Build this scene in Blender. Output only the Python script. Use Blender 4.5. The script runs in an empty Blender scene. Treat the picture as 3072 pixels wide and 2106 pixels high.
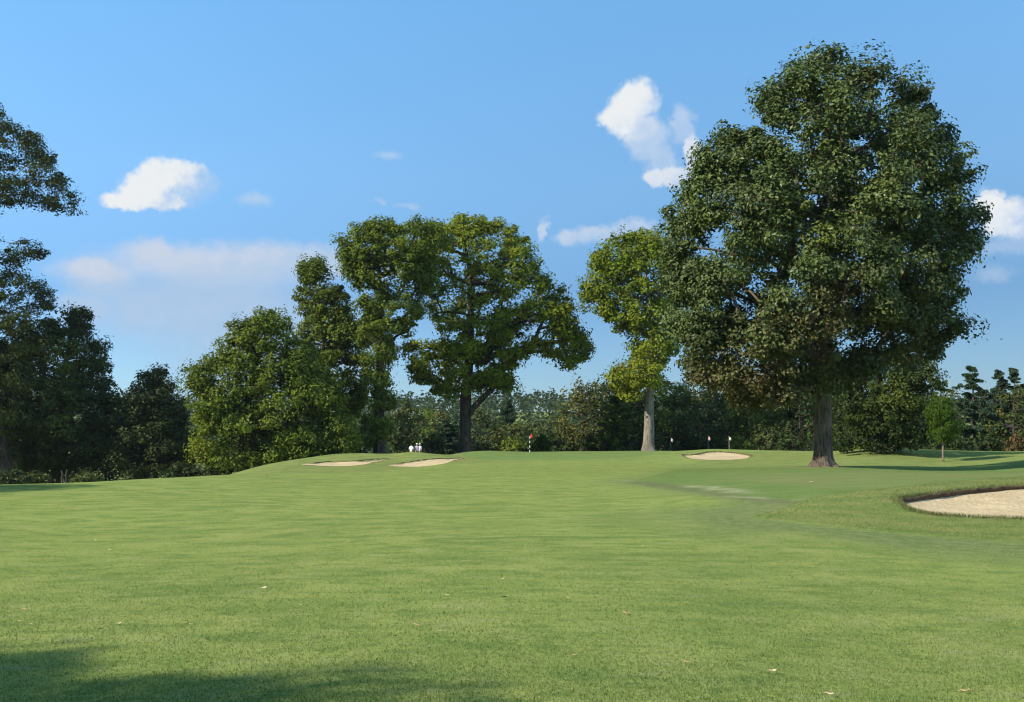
import bpy, math, random
import numpy as np
from mathutils import Vector, Matrix

rng = np.random.default_rng(11)
random.seed(11)
SC = bpy.context.scene
COL = SC.collection
R = math.radians

# ------------------------------------------------------------------ camera
FPX, W0, H0 = 3072.0, 3072.0, 2106.0
HORIZON = 1330.0
EYE = 1.6
TH = math.atan((HORIZON - H0 / 2) / FPX)
cam_d = bpy.data.cameras.new('camera'); cam = bpy.data.objects.new('camera', cam_d)
COL.objects.link(cam); SC.camera = cam
cam_d.sensor_width = 36.0; cam_d.lens = 36.0
cam_d.clip_start = 0.1; cam_d.clip_end = 6000
cam.location = (0, 0, EYE); cam.rotation_euler = (math.pi / 2 + TH, 0, 0)

# ------------------------------------------------------------------ light
SUN_EL, SUN_AZ_FROM = 32.0, (-1.0, -0.52)       # the sun stands to the left of the view
SUN_STRENGTH, SKY_STRENGTH, EXPOSURE = 5.0, 0.14, 0.75
SC.view_settings.view_transform = 'Standard'; SC.view_settings.look = 'None'
SC.view_settings.gamma = 1.0; SC.view_settings.exposure = EXPOSURE
SC.view_settings.use_curve_mapping = False
sv = Vector((SUN_AZ_FROM[0], SUN_AZ_FROM[1], 0)).normalized() * math.cos(R(SUN_EL)) + Vector((0, 0, math.sin(R(SUN_EL))))
sl = bpy.data.lights.new('sun', 'SUN'); sl.energy = SUN_STRENGTH; sl.angle = R(0.53); sl.color = (1.0, 0.93, 0.81)
so = bpy.data.objects.new('sun', sl); COL.objects.link(so); so.location = (0, 0, 60)
so.rotation_euler = sv.to_track_quat('Z', 'Y').to_euler()
SUN_ROT = -math.atan2(sv.x, sv.y)               # sky turns the other way round

cy = SC.cycles
cy.use_denoising = True
cy.pixel_filter_type = 'BLACKMAN_HARRIS'; cy.filter_width = 1.15
cy.max_bounces = 6; cy.diffuse_bounces = 2; cy.glossy_bounces = 2; cy.transmission_bounces = 3
cy.transparent_max_bounces = 8; cy.sample_clamp_indirect = 4.0
cy.caustics_reflective = False; cy.caustics_refractive = False


class NT:
    """small helper round a node tree"""
    def __init__(s, tree): s.t = tree; s.n = tree.nodes; s.l = tree.links
    def new(s, kind, **kw):
        n = s.n.new(kind)
        for k, v in kw.items(): setattr(n, k, v)
        return n
    def put(s, sock, v):
        if isinstance(v, bpy.types.NodeSocket): s.l.new(v, sock)
        elif v is not None: sock.default_value = v
    def math(s, op, a, b=None, c=None, clamp=False):
        n = s.new('ShaderNodeMath', operation=op, use_clamp=clamp)
        for i, v in enumerate((a, b, c)):
            if v is not None: s.put(n.inputs[i], v)
        return n.outputs[0]
    def vmath(s, op, a, b=None, out=0):
        n = s.new('ShaderNodeVectorMath', operation=op)
        s.put(n.inputs[0], a)
        if b is not None: s.put(n.inputs[1], b)
        return n.outputs[out]
    def rng(s, v, a, b, c=0.0, d=1.0, smooth=True):
        n = s.new('ShaderNodeMapRange', interpolation_type='SMOOTHSTEP' if smooth else 'LINEAR')
        s.put(n.inputs['Value'], v)
        for k, q in zip(('From Min', 'From Max', 'To Min', 'To Max'), (a, b, c, d)): s.put(n.inputs[k], q)
        return n.outputs[0]
    def mix(s, f, a, b, blend='MIX'):
        n = s.new('ShaderNodeMix', data_type='RGBA', blend_type=blend)
        s.put(n.inputs[0], f); s.put(n.inputs[6], a); s.put(n.inputs[7], b)
        return n.outputs[2]
    def noise(s, vec, scale, detail=3.0, rough=0.55, out='Fac', dist=0.0):
        n = s.new('ShaderNodeTexNoise')
        if vec is not None: s.put(n.inputs['Vector'], vec)
        n.inputs['Scale'].default_value = scale; n.inputs['Detail'].default_value = detail
        n.inputs['Roughness'].default_value = rough; n.inputs['Distortion'].default_value = dist
        return n.outputs[out]
    def attr(s, name, out='Fac'):
        n = s.new('ShaderNodeAttribute', attribute_name=name); return n.outputs[out]
    def scale(s, vec, sc):
        return s.vmath('MULTIPLY', vec, sc)


def c4(r, g, b): return (r, g, b, 1.0)


def ray(px, py):
    xr = (px - W0 / 2) / FPX; yr = -(py - H0 / 2) / FPX
    return xr, math.cos(TH) - math.sin(TH) * yr, math.sin(TH) + math.cos(TH) * yr


def at(px, py, d):
    x, y, z = ray(px, py)
    return (x * d / y, d, EYE + z * d / y)


# ------------------------------------------------------------------ sky with clouds (by direction)
world = bpy.data.worlds.new('World'); SC.world = world; world.use_nodes = True
w = NT(world.node_tree); w.n.clear()
sky = w.new('ShaderNodeTexSky', sky_type='NISHITA', sun_disc=False)
sky.sun_elevation = R(SUN_EL); sky.sun_rotation = SUN_ROT
sky.air_density = 1.0; sky.dust_density = 0.6; sky.ozone_density = 1.6; sky.altitude = 100
skyc = w.vmath('SCALE', sky.outputs[0]); skyc.node.inputs['Scale'].default_value = SKY_STRENGTH
tc = w.new('ShaderNodeTexCoord')
sep = w.new('ShaderNodeSeparateXYZ'); w.l.new(tc.outputs['Generated'], sep.inputs[0])
az = w.math('ARCTAN2', sep.outputs[0], sep.outputs[1])
el = w.math('ARCSINE', sep.outputs[2])
ramp = w.new('ShaderNodeValToRGB')                 # hazier towards the horizon
stops = [(0.0, (.32, .43, .60)), (8.0, (.29, .42, .565)), (14.5, (.50, .69, .79)), (24.8, (.65, 1.00, 1.10)), (60.0, (.75, 1.06, 1.15))]
while len(ramp.color_ramp.elements) < len(stops): ramp.color_ramp.elements.new(0.5)
for e_, (dg, cl) in zip(ramp.color_ramp.elements, stops):
    e_.position = dg / 60.0; e_.color = (cl[0] / 2, cl[1] / 2, cl[2] / 2, 1)
w.put(ramp.inputs[0], w.math('DIVIDE', el, R(60), clamp=True))
tint2 = w.vmath('SCALE', ramp.outputs[0]); tint2.node.inputs['Scale'].default_value = 2.0
skyc = w.mix(1.0, skyc, tint2, 'MULTIPLY')
comb = w.new('ShaderNodeCombineXYZ'); w.l.new(az, comb.inputs[0]); w.l.new(el, comb.inputs[1])
P = comb.outputs[0]
nA = w.noise(P, 22, 6, 0.6, 'Color'); nB = w.noise(P, 75, 5, 0.65, 'Color')
warp = w.vmath('ADD', w.scale(w.vmath('SUBTRACT', nA, (0.5, 0.5, 0.5)), (0.025, 0.020, 0)),
               w.scale(w.vmath('SUBTRACT', nB, (0.5, 0.5, 0.5)), (0.016, 0.016, 0)))
PW = w.vmath('ADD', P, warp)
PS = w.vmath('ADD', P, w.scale(warp, (1.3, 0.8, 0)))
relief = w.noise(w.vmath('ADD', P, w.scale(warp, (0.6, 0.6, 0))), 55, 6, 0.6)
relief2 = w.noise(w.vmath('ADD', w.vmath('ADD', P, (-0.010, 0.010, 0)), w.scale(warp, (0.6, 0.6, 0))), 55, 6, 0.6)
rel = w.math('SUBTRACT', relief2, relief)
VS = W0 / 2324.0


def azel(vx, vy):
    x, y, z = ray(vx * VS, vy * VS)
    l = math.sqrt(x * x + y * y + z * z)
    return math.atan2(x, y), math.asin(z / l)


def cloud(col_in, ells, edge, strength, white, shade, cen, light, size, soft=False, noise_amt=0.25):
    f = None
    for (cx, cy_, rx, ry) in ells:
        a, e = azel(cx, cy_)
        q = w.vmath('SUBTRACT', PS if soft else PW, (a, e, 0))
        q = w.scale(q, (FPX / VS / rx, FPX / VS / ry, 0))
        L = w.vmath('LENGTH', q, out=1)
        v = w.math('SUBTRACT', 1.0, L)
        f = v if f is None else w.math('SMOOTH_MAX', f, v, 0.25)
    f = w.math('ADD', f, w.math('MULTIPLY', w.math('SUBTRACT', relief, 0.5), noise_amt))
    a = w.math('MULTIPLY', w.rng(f, 0.0, edge), strength)
    ca, ce = azel(*cen)
    q = w.scale(w.vmath('SUBTRACT', P, (ca, ce, 0)), (light[0], light[1], 0))
    s3 = w.new('ShaderNodeSeparateXYZ'); w.l.new(q, s3.inputs[0])
    g = w.math('MULTIPLY', w.math('ADD', s3.outputs[0], s3.outputs[1]), FPX / VS / size)
    g = w.math('ADD', g, w.math('MULTIPLY', rel, 1.6))
    lit = w.rng(g, -0.9, 0.35)
    a2 = w.math('MULTIPLY', a, w.rng(g, -1.5, -0.2, 0.22, 1.0)) if not soft else a
    return w.mix(a2, col_in, w.mix(lit, shade, white))


KC = 1.0 / (2 ** EXPOSURE)
def kc(r, g, b): return c4(r * KC, g * KC, b * KC)
WHITE, WSH = kc(.84, .87, .89), kc(.42, .60, .86)
PALE = kc(.50, .62, .80)
c = skyc
# pale bank low on the left: flat bright top, washed out body down to the trees
c = cloud(c, [(480, 700, 330, 150), (620, 800, 330, 190), (330, 700, 150, 90), (240, 640, 120, 60), (200, 700, 90, 60)], 0.75, 0.8, kc(.46, .595, .78), kc(.40, .56, .76),
          (450, 700), (-.2, .9), 200, True, 0.25)
c = cloud(c, [(490, 600, 330, 58), (350, 572, 90, 42), (650, 585, 220, 50), (210, 612, 110, 38), (800, 600, 200, 45)],
          0.75, 0.85, kc(.63, .68, .79), kc(.50, .62, .78), (450, 585), (-.2, .9), 55, True, 0.22)
c = cloud(c, [(288, 452, 56, 26), (318, 432, 52, 42), (352, 414, 52, 54), (398, 403, 52, 46), (432, 404, 52, 40), (355, 455, 112, 26), (445, 425, 56, 40)],
          0.45, 1.0, WHITE, WSH, (385, 425), (-.85, .55), 75)
c = cloud(c, [(1450, 222, 60, 52), (1420, 262, 66, 55), (1400, 268, 55, 28), (1455, 290, 45, 40)], 0.45, 1.0, WHITE, kc(.55, .68, .88),
          (1440, 250), (-.75, .6), 95)
c = cloud(c, [(1475, 315, 62, 62), (1500, 372, 46, 58), (1545, 285, 34, 58)], 0.55, 0.70, kc(.58, .69, .84), kc(.45, .60, .84), (1480, 330), (-.5, .5), 90, True)
c = cloud(c, [(1480, 405, 30, 26), (1535, 402, 60, 30), (1570, 350, 24, 45), (1625, 400, 90, 50)], 0.45, 0.88, kc(.76, .80, .87), kc(.55, .66, .85),
          (1535, 395), (-.5, .8), 70)
c = cloud(c, [(1290, 535, 40, 26), (1370, 532, 120, 26), (1232, 520, 18, 40), (1450, 515, 70, 26)], 0.65, 0.72, kc(.62, .70, .83), kc(.45, .60, .82),
          (1330, 530), (-.3, .9), 60, True)
c = cloud(c, [(2248, 470, 38, 42), (2285, 495, 58, 50), (2330, 520, 60, 30)], 0.45, 1.0, WHITE, kc(.50, .64, .87), (2275, 490), (-.7, .6), 85)
c = cloud(c, [(2290, 560, 100, 26), (2255, 622, 60, 24)], 0.8, 0.45, PALE, PALE, (2275, 590), (-.3, .8), 80, True)
c = cloud(c, [(577, 455, 46, 26), (885, 357, 46, 16), (868, 460, 24, 12), (930, 468, 42, 10)], 0.9, 0.50, kc(.56, .68, .83), PALE, (577, 455), (-.3, .9), 60, True)
c = cloud(c, [(1890, 385, 70, 60), (1830, 480, 60, 30)], 0.4, 0.8, kc(.80, .83, .89), PALE, (1890, 385), (-.3, .9), 90, True)
bg = w.new('ShaderNodeBackground'); w.l.new(c, bg.inputs[0]); bg.inputs[1].default_value = 1.0
wo = w.new('ShaderNodeOutputWorld'); w.l.new(bg.outputs[0], wo.inputs[0])
world.cycles.sampling_method = 'MANUAL'; world.cycles.sample_map_resolution = 512


# ------------------------------------------------------------------ object helpers
def link(o, parent=None):
    COL.objects.link(o)
    if parent is not None: o.parent = parent
    return o


def tag(o, label=None, cat=None, group=None, kind=None):
    if label: o['label'] = label
    if cat: o['category'] = cat
    if group: o['group'] = group
    if kind: o['kind'] = kind
    return o


def empty(name, loc, label, cat, group=None):
    o = bpy.data.objects.new(name, None); o.location = loc; o.empty_display_size = 0.3
    COL.objects.link(o); return tag(o, label, cat, group)


def np_mesh(name, V, F, mat, smooth=False, attrs=None, vattrs=None):
    """V (n,3), F (m,k) with one k for all"""
    V = np.asarray(V, dtype=np.float32); F = np.asarray(F, dtype=np.int32)
    me = bpy.data.meshes.new(name)
    m, k = F.shape
    me.vertices.add(len(V)); me.vertices.foreach_set('co', V.ravel())
    me.loops.add(m * k); me.loops.foreach_set('vertex_index', F.ravel())
    me.polygons.add(m)
    me.polygons.foreach_set('loop_start', np.arange(0, m * k, k, dtype=np.int32))
    me.polygons.foreach_set('loop_total', np.full(m, k, dtype=np.int32))
    me.polygons.foreach_set('use_smooth', np.full(m, smooth, dtype=bool))
    me.update(calc_edges=True)
    for nm, arr in (attrs or {}).items():
        a = me.attributes.new(nm, 'FLOAT', 'FACE'); a.data.foreach_set('value', np.asarray(arr, dtype=np.float32))
    for nm, arr in (vattrs or {}).items():
        a = me.attributes.new(nm, 'FLOAT', 'POINT'); a.data.foreach_set('value', np.asarray(arr, dtype=np.float32))
    if mat: me.materials.append(mat)
    return me


def np_obj(name, V, F, mat, parent=None, **kw):
    return link(bpy.data.objects.new(name, np_mesh(name, V, F, mat, **kw)), parent)


def material(name):
    m = bpy.data.materials.new(name); m.use_nodes = True
    t = NT(m.node_tree); t.n.clear()
    out = t.new('ShaderNodeOutputMaterial')
    return m, t, out


def simple_mat(name, col, rough=0.7, spec=0.3, var=0.15, scale=8.0):
    m, t, out = material(name)
    g = t.new('ShaderNodeNewGeometry')
    n = t.noise(g.outputs['Position'], scale, 4)
    cc = t.mix(t.rng(n, 0.3, 0.7, smooth=False), c4(*[v * (1 - var) for v in col]), c4(*[min(1, v * (1 + var)) for v in col]))
    b = t.new('ShaderNodeBsdfPrincipled'); t.put(b.inputs['Base Color'], cc)
    b.inputs['Roughness'].default_value = rough; b.inputs['Specular IOR Level'].default_value = spec
    t.l.new(b.outputs[0], out.inputs[0]); return m


# ------------------------------------------------------------------ terrain height
def wid(y): return np.sqrt((np.asarray(y, float) + 6) ** 2 + 16)


CP = []
for y_ in (-60, -10, 3, 12, 20):
    for x_ in (-1.6, -.45, 0, .45, 1.6): CP.append((x_ * float(wid(y_)), y_, 0.0))
def P3(px, py, d): CP.append(at(px, py, d))
def Z3(px, d, z): CP.append(((px - W0 / 2) / FPX * d, d, z))
for px in (-900, 0, 500, 1000, 1500, 1900): Z3(px, 30, 0.0)
for px in (1000, 1500, 2000): Z3(px, 45, 0.0)
for a in [(0, 1455, 40), (400, 1440, 48), (650, 1428, 60), (900, 1415, 72), (1150, 1402, 80), (1350, 1394, 84), (1600, 1390, 86),
          (1850, 1389, 86), (2050, 1390, 86), (760, 1405, 98), (850, 1385, 100), (930, 1372, 100), (1000, 1363, 101), (1100, 1360, 103), (1240, 1356, 105),
          (1000, 1400, 86), (1100, 1396, 88), (1172, 1379, 97), (1000, 1386, 94), (1260, 1401, 86), (1390, 1377, 98), (1250, 1387, 94),
          (1500, 1378, 98), (1800, 1376, 98), (1592, 1357, 121), (1900, 1355, 121), (1400, 1358, 115), (1400, 1355, 126), (1700, 1353.5, 128),
          (1950, 1352.5, 126), (2150, 1381, 92), (2150, 1362, 102), (2050, 1369, 99), (2253, 1372, 98), (2140, 1348, 108), (2230, 1351, 108),
          (2000, 1354, 115), (2330, 1357, 104), (2400, 1362, 100), (2480, 1367, 95), (2560, 1353, 97), (2640, 1347, 98), (2750, 1350, 98),
          (2850, 1356, 97), (3072, 1355, 100), (2468, 1400, 61), (2300, 1405, 60), (2829, 1386, 86), (3072, 1397, 66), (3072, 1412, 54),
          (3072, 1420, 45), (3072, 1429, 34), (3300, 1425, 34), (2700, 1453, 31), (2850, 1441, 32), (2500, 1490, 26.5), (2260, 1555, 21.8),
          (2780, 1547, 22.8), (2900, 1556, 22.2), (3072, 1562, 21.8), (2790, 1502, 26), (2880, 1489, 27), (3072, 1473, 28.2), (3300, 1470, 28.5)]:
    P3(*a)
for a in [(0, 50, -.9), (0, 65, -2.2), (-600, 60, -1.5), (400, 62, -1.3), (400, 100, -4), (560, 105, -3.6), (-600, 110, -4), (760, 113, -2.6),
          (930, 116, -1.3), (1000, 118, -.9), (1135, 118, -.5), (1240, 112, -.30), (1240, 119, -.5), (1500, 142, .1), (1500, 175, -2.2), (1500, 235, -5),
          (2000, 145, .4), (2600, 118, .5), (3072, 125, .5), (2400, 170, -.5), (3300, 170, 0), (700, 180, -6), (0, 180, -7),
          (2140, 122, .6), (3800, 90, .8), (4500, 60, .5)]: Z3(*a)
for px in (-1500, 0, 1536, 3072, 4600):
    Z3(px, 340, -7); Z3(px, 600, 1.6 + 92 * 600 / FPX); Z3(px, 1000, 24); Z3(px, 1800, 20)
CP = np.array(CP)
def tps_co(x, y): return np.stack([np.asarray(x) / wid(y) * 2.4, np.log(np.maximum(np.asarray(y, float), -6) + 9) * 1.0], -1)
_c = tps_co(CP[:, 0], CP[:, 1])
def _k(r2): return 0.5 * r2 * np.log(r2 + 1e-12)
def _fit():
    n = len(_c)
    K = _k(((_c[:, None] - _c[None]) ** 2).sum(-1)) + np.eye(n) * 2e-5
    Pm = np.concatenate([np.ones((n, 1)), _c], 1)
    A = np.zeros((n + 3, n + 3)); A[:n, :n] = K; A[:n, n:] = Pm; A[n:, :n] = Pm.T
    return np.linalg.solve(A, np.concatenate([CP[:, 2], np.zeros(3)]))
_w = _fit()
def base_h(x, y):
    x = np.asarray(x, float); y = np.asarray(y, float)
    sh = np.broadcast(x, y).shape
    xf = np.broadcast_to(x, sh).ravel(); yf = np.broadcast_to(y, sh).ravel()
    s = np.clip(xf / wid(yf), -1.3, 1.3); q = tps_co(s * wid(yf), yf)
    out = np.empty(len(xf))
    for i in range(0, len(xf), 20000):
        qq = q[i:i + 20000]
        out[i:i + 20000] = _k(((qq[:, None] - _c[None]) ** 2).sum(-1)) @ _w[:-3] + _w[-3] + qq @ _w[-2:]
    return out.reshape(sh)


def to_ground(px, py, dmax=140.0):
    x, y, z = ray(px, py)
    d = np.geomspace(4, dmax, 900)
    zz = EYE + z / y * d - base_h(x / y * d, d)
    i = np.argmax(zz < 0) if (zz < 0).any() else len(d) - 1
    if i == 0: return x / y * d[0], d[0]
    t = zz[i - 1] / (zz[i - 1] - zz[i]) if (zz < 0).any() else 1.0
    dd = d[i - 1] + (d[i] - d[i - 1]) * t
    return x / y * dd, dd


def gpoly(pts): return np.array([to_ground(*p) for p in pts])


def smooth_closed(P_, n=8):
    P_ = np.asarray(P_); m = len(P_); out = []
    for i in range(m):
        p0, p1, p2, p3 = P_[i - 1], P_[i], P_[(i + 1) % m], P_[(i + 2) % m]
        for t in np.arange(n) / n:
            out.append(0.5 * ((2 * p1) + (-p0 + p2) * t + (2 * p0 - 5 * p1 + 4 * p2 - p3) * t ** 2 + (-p0 + 3 * p1 - 3 * p2 + p3) * t ** 3))
    return np.array(out)


def sdf(poly, x, y, lim=None):
    """signed distance, positive inside; far points get -99"""
    x = np.asarray(x, float).ravel(); y = np.asarray(y, float).ravel()
    out = np.full(len(x), -99.0)
    m = 6.0
    sel = np.where((x > poly[:, 0].min() - m) & (x < poly[:, 0].max() + m) & (y > poly[:, 1].min() - m) & (y < poly[:, 1].max() + m))[0]
    for i0 in range(0, len(sel), 20000):
        s = sel[i0:i0 + 20000]; X = x[s][:, None]; Y = y[s][:, None]
        A = poly; B = np.roll(poly, -1, 0)
        ex, ey = (B - A)[:, 0], (B - A)[:, 1]
        t = np.clip(((X - A[:, 0]) * ex + (Y - A[:, 1]) * ey) / (ex ** 2 + ey ** 2 + 1e-12), 0, 1)
        d = np.sqrt(((X - A[:, 0] - t * ex) ** 2 + (Y - A[:, 1] - t * ey) ** 2).min(1))
        cr = ((A[:, 1] > Y) != (B[:, 1] > Y)) & (X < (B[:, 0] - A[:, 0]) * (Y - A[:, 1]) / (B[:, 1] - A[:, 1] + 1e-12) + A[:, 0])
        out[s] = np.where(cr.sum(1) % 2 == 1, d, -d)
    return out


def sstep(v, a, b):
    t = np.clip((v - a) / (b - a), 0, 1); return t * t * (3 - 2 * t)


# value noise for placement
def vnoise(p, seed=0):
    p = np.asarray(p, float); i = np.floor(p).astype(np.int64); f = p - i; f = f * f * (3 - 2 * f)
    r = 0
    for dx in (0, 1):
        for dy in (0, 1):
            for dz in (0, 1):
                h = (i[:, 0] + dx) * 374761393 + (i[:, 1] + dy) * 668265263 + (i[:, 2] + dz) * 2147483647 + seed * 974634777
                h = (h ^ (h >> 13)) * 1274126177; h = (h ^ (h >> 16)) & 0xffff
                wt = (f[:, 0] if dx else 1 - f[:, 0]) * (f[:, 1] if dy else 1 - f[:, 1]) * (f[:, 2] if dz else 1 - f[:, 2])
                r = r + wt * h / 65535.0
    return r


# bunkers: outline as seen, turned into ground outlines
BUNK = {
    'near': dict(pts=[(2703, 1516), (2735, 1534), (2790, 1547), (2900, 1556), (3072, 1562), (3250, 1566), (3420, 1560), (3500, 1530), (3420, 1492), (3250, 1474),
                      (3072, 1473), (2980, 1479), (2880, 1489), (2800, 1500), (2740, 1508)], lip=0.13, back=(0.0, 1.0)),
    'L1': dict(pts=[(905, 1393), (950, 1397), (1010, 1399), (1060, 1397), (1110, 1391), (1172, 1379), (1130, 1380), (1080, 1384), (1040, 1386), (990, 1387), (950, 1390)], lip=0.10),
    'L2': dict(pts=[(1168, 1393), (1185, 1399), (1260, 1400), (1320, 1393), (1360, 1385), (1391, 1377), (1340, 1378), (1300, 1379), (1255, 1384), (1205, 1391)], lip=0.10),
    'R3': dict(pts=[(2048, 1367), (2075, 1376), (2110, 1379), (2160, 1380), (2215, 1378), (2253, 1371), (2225, 1364), (2190, 1360), (2150, 1358), (2115, 1360), (2085, 1366)], lip=0.12),
}
for b in BUNK.values():
    b['poly'] = smooth_closed(gpoly(b['pts']), 6)
    b['cen'] = b['poly'].mean(0)
GREEN = smooth_closed(gpoly([(1340, 1362), (1400, 1372), (1550, 1379), (1750, 1378), (1900, 1371), (1960, 1362)]).tolist() + [(17, 126), (8, 129), (-2, 128), (-8, 122)], 5)
ROUGH_R = np.array(gpoly([(2095, 1393), (1985, 1418), (1880, 1443), (2010, 1462), (2180, 1486), (2330, 1502), (2400, 1506), (2330, 1532), (2255, 1556), (2420, 1577), (2600, 1597), (2850, 1618), (3072, 1632), (3400, 1650)]).tolist()
                   + [(60, 14), (120, 60), (90, 108), (50, 108), (22, 104), (19, 92)])
ROUGH_BUNK = np.array(gpoly([(2400, 1506), (2330, 1532), (2255, 1556), (2420, 1577), (2600, 1597), (2850, 1618), (3072, 1632), (3400, 1650)]).tolist()
                      + [(30, 16), (36, 30)] + gpoly([(3400, 1430), (3072, 1432), (2850, 1450), (2650, 1470), (2500, 1490)]).tolist())
ROUGH_GL = np.array(gpoly([(640, 1430), (780, 1424), (900, 1417), (1020, 1411), (1150, 1403), (1300, 1396), (1400, 1392), (1480, 1388)]).tolist()
                    + [(-2, 101), (-7, 108), (-9, 122), (-16, 135), (-42, 130), (-34, 96)])

HOLLOW = np.array(gpoly([(1872, 1444), (1965, 1446), (2080, 1460), (2180, 1477), (2260, 1490), (2400, 1506), (2390, 1514), (2310, 1512), (2160, 1490), (2050, 1474), (1950, 1460), (1890, 1451)]))


def zones(x, y):
    x = np.asarray(x, float).ravel(); y = np.asarray(y, float).ravel()
    rr = sdf(ROUGH_R, x, y); rb = sdf(ROUGH_BUNK, x, y); gl = sdf(ROUGH_GL, x, y); gr = sdf(GREEN, x, y)
    return rr, rb, gl, gr


def height(x, y, full=False):
    sh = np.broadcast(x, y).shape
    x = np.broadcast_to(x, sh).ravel().astype(float); y = np.broadcast_to(y, sh).ravel().astype(float)
    h = base_h(x, y)
    pn = np.stack([x, y, x * 0], -1)
    near = np.exp(-np.maximum(y, 0) / 60)
    h = h + (vnoise(pn / 9.0, 3) - .5) * 0.10 * near + (vnoise(pn / 3.1, 4) - .5) * 0.03 * near
    rr, rb, gl, gr = zones(x, y)
    h = h + 0.035 * sstep(rb, -0.02, 0.06)
    sand = np.full(len(x), -99.0)
    for k, b in BUNK.items():
        s = sdf(b['poly'], x, y)
        sand = np.maximum(sand, s)
        cx, cyy = b['cen']
        # the lip stands along the far side
        q = b['poly']; jn = np.argmin((q[:, 0][None] - x[s > -6][:, None]) ** 2 + (q[:, 1][None] - y[s > -6][:, None]) ** 2, 1)
        mid = q[:, 1].mean(); rngy = (q[:, 1].max() - q[:, 1].min()) / 2
        bk = np.zeros(len(x)); bk[s > -6] = sstep((q[jn, 1] - mid) / rngy, -0.5, 0.25)
        lip = b['lip'] * bk * np.exp(-np.maximum(-s, 0) / 1.3)
        h = np.where(s > -6, h + (lip * (1 - sstep(s, -.10, 0.0)) - 0.28 * sstep(s, -.06, 0.15) if k == 'near' else lip * (1 - sstep(s, -.1, .5)) - .34 * sstep(s, 0, 1.0)), h)
    if full: return h.reshape(sh), (rr, rb, gl, gr, sand)
    return h.reshape(sh)


def gz(x, y): return float(height(np.array([x]), np.array([y]))[0])


# ------------------------------------------------------------------ grass material (shared by all mown surfaces)
def grass_colour(t, pos, blades=False):
    """albedo from position noise and the zone attributes"""
    n1 = t.noise(pos, 0.16, 5, 0.6); n2 = t.noise(pos, 0.7, 5, 0.6); n3 = t.noise(pos, 4.5, 4, 0.6); n4 = t.noise(pos, 60.0, 3, 0.7)
    nw = t.noise(t.vmath('MULTIPLY', pos, (0.35, 1.2, 1.0)), 0.9, 4, 0.65)
    fair = t.mix(t.rng(n2, 0.32, 0.68), c4(.158, .212, .045), c4(.290, .315, .084))
    fair = t.mix(t.rng(n1, 0.40, 0.62, 0, .6), fair, c4(.260, .310, .072))
    fair = t.mix(t.rng(nw, 0.53, 0.70, 0, .55), fair, c4(.090, .155, .040))
    fair = t.mix(t.rng(n3, 0.55, 0.75, 0, .35), fair, c4(.280, .275, .125))
    n5 = t.noise(t.vmath('MULTIPLY', pos, (0.7, 1.0, 1.0)), 1.9, 7, 0.75)
    fair = t.mix(t.rng(n5, 0.49, 0.62, 0, .75), fair, c4(.108, .175, .040))
    fair = t.mix(t.rng(n5, 0.34, 0.47, .5, 0), fair, c4(.33, .33, .15))
    ro = t.mix(t.rng(n2, 0.35, 0.65), c4(.130, .190, .040), c4(.240, .258, .074))
    ro = t.mix(t.rng(n3, 0.45, 0.70, 0, .75), ro, c4(.250, .235, .100))
    ro = t.mix(t.rng(nw, 0.5, 0.7, 0, .5), ro, c4(.060, .120, .026))
    gn = t.mix(t.rng(n2, 0.3, 0.7), c4(.118, .185, .050), c4(.165, .225, .066))
    dull = t.mix(t.rng(n3, 0.35, 0.65), c4(.110, .155, .050), c4(.190, .215, .085))
    fair = t.mix(t.math('MULTIPLY', t.attr('streak'), t.rng(nw, .3, .6, .4, 1.0)), fair, c4(.065, .135, .030))
    cc = t.mix(t.attr('dull'), fair, dull)
    semi = t.mix(t.rng(n2, 0.35, 0.65), c4(.092, .160, .040), c4(.135, .195, .055))
    semi = t.mix(t.rng(nw, 0.45, 0.62, 0, .5), semi, c4(.175, .205, .070))
    cc = t.mix(t.attr('semi'), cc, semi)
    cc = t.mix(t.attr('rough'), cc, ro)
    cc = t.mix(t.attr('hollow'), cc, t.mix(t.rng(n3, .35, .65), c4(.085, .105, .045), c4(.150, .150, .080)))
    cc = t.mix(t.attr('worn'), cc, c4(.33, .32, .19))
    cc = t.mix(t.attr('green'), cc, gn)
    cc = t.mix(t.math('MULTIPLY', t.attr('dry'), t.rng(n3, 0.3, 0.6, .5, 1.0)), cc, c4(.27, .20, .11))
    n6 = t.noise(pos, 17.0, 4, 0.75)
    cc = t.mix(t.rng(n6, .38, .62, .30, 0, False), cc, c4(.055, .105, .022))
    cc = t.mix(t.rng(n6, .52, .70, 0, .30, False), cc, c4(.34, .36, .14))
    cc = t.mix(t.rng(n4, 0.3, 0.75, 0.0, 1.0), t.mix(0.34, cc, c4(.03, .06, .012)), t.mix(0.16, cc, c4(.38, .38, .17)))
    return cc


def grass_material():
    m, t, out = material('grass')
    g = t.new('ShaderNodeNewGeometry'); pos = g.outputs['Position']
    cc = grass_colour(t, pos)
    b = t.new('ShaderNodeBsdfPrincipled'); t.put(b.inputs['Base Color'], cc)
    b.inputs['Roughness'].default_value = 0.9; b.inputs['Specular IOR Level'].default_value = 0.0
    bump = t.new('ShaderNodeBump'); bump.inputs['Strength'].default_value = 0.55; bump.inputs['Distance'].default_value = 0.03
    hgt = t.math('ADD', t.noise(pos, 38, 4, 0.7), t.math('MULTIPLY', t.noise(pos, 5, 4, 0.6), 1.3))
    t.l.new(hgt, bump.inputs['Height']); t.l.new(bump.outputs[0], b.inputs['Normal'])
    t.l.new(b.outputs[0], out.inputs[0]); return m


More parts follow.
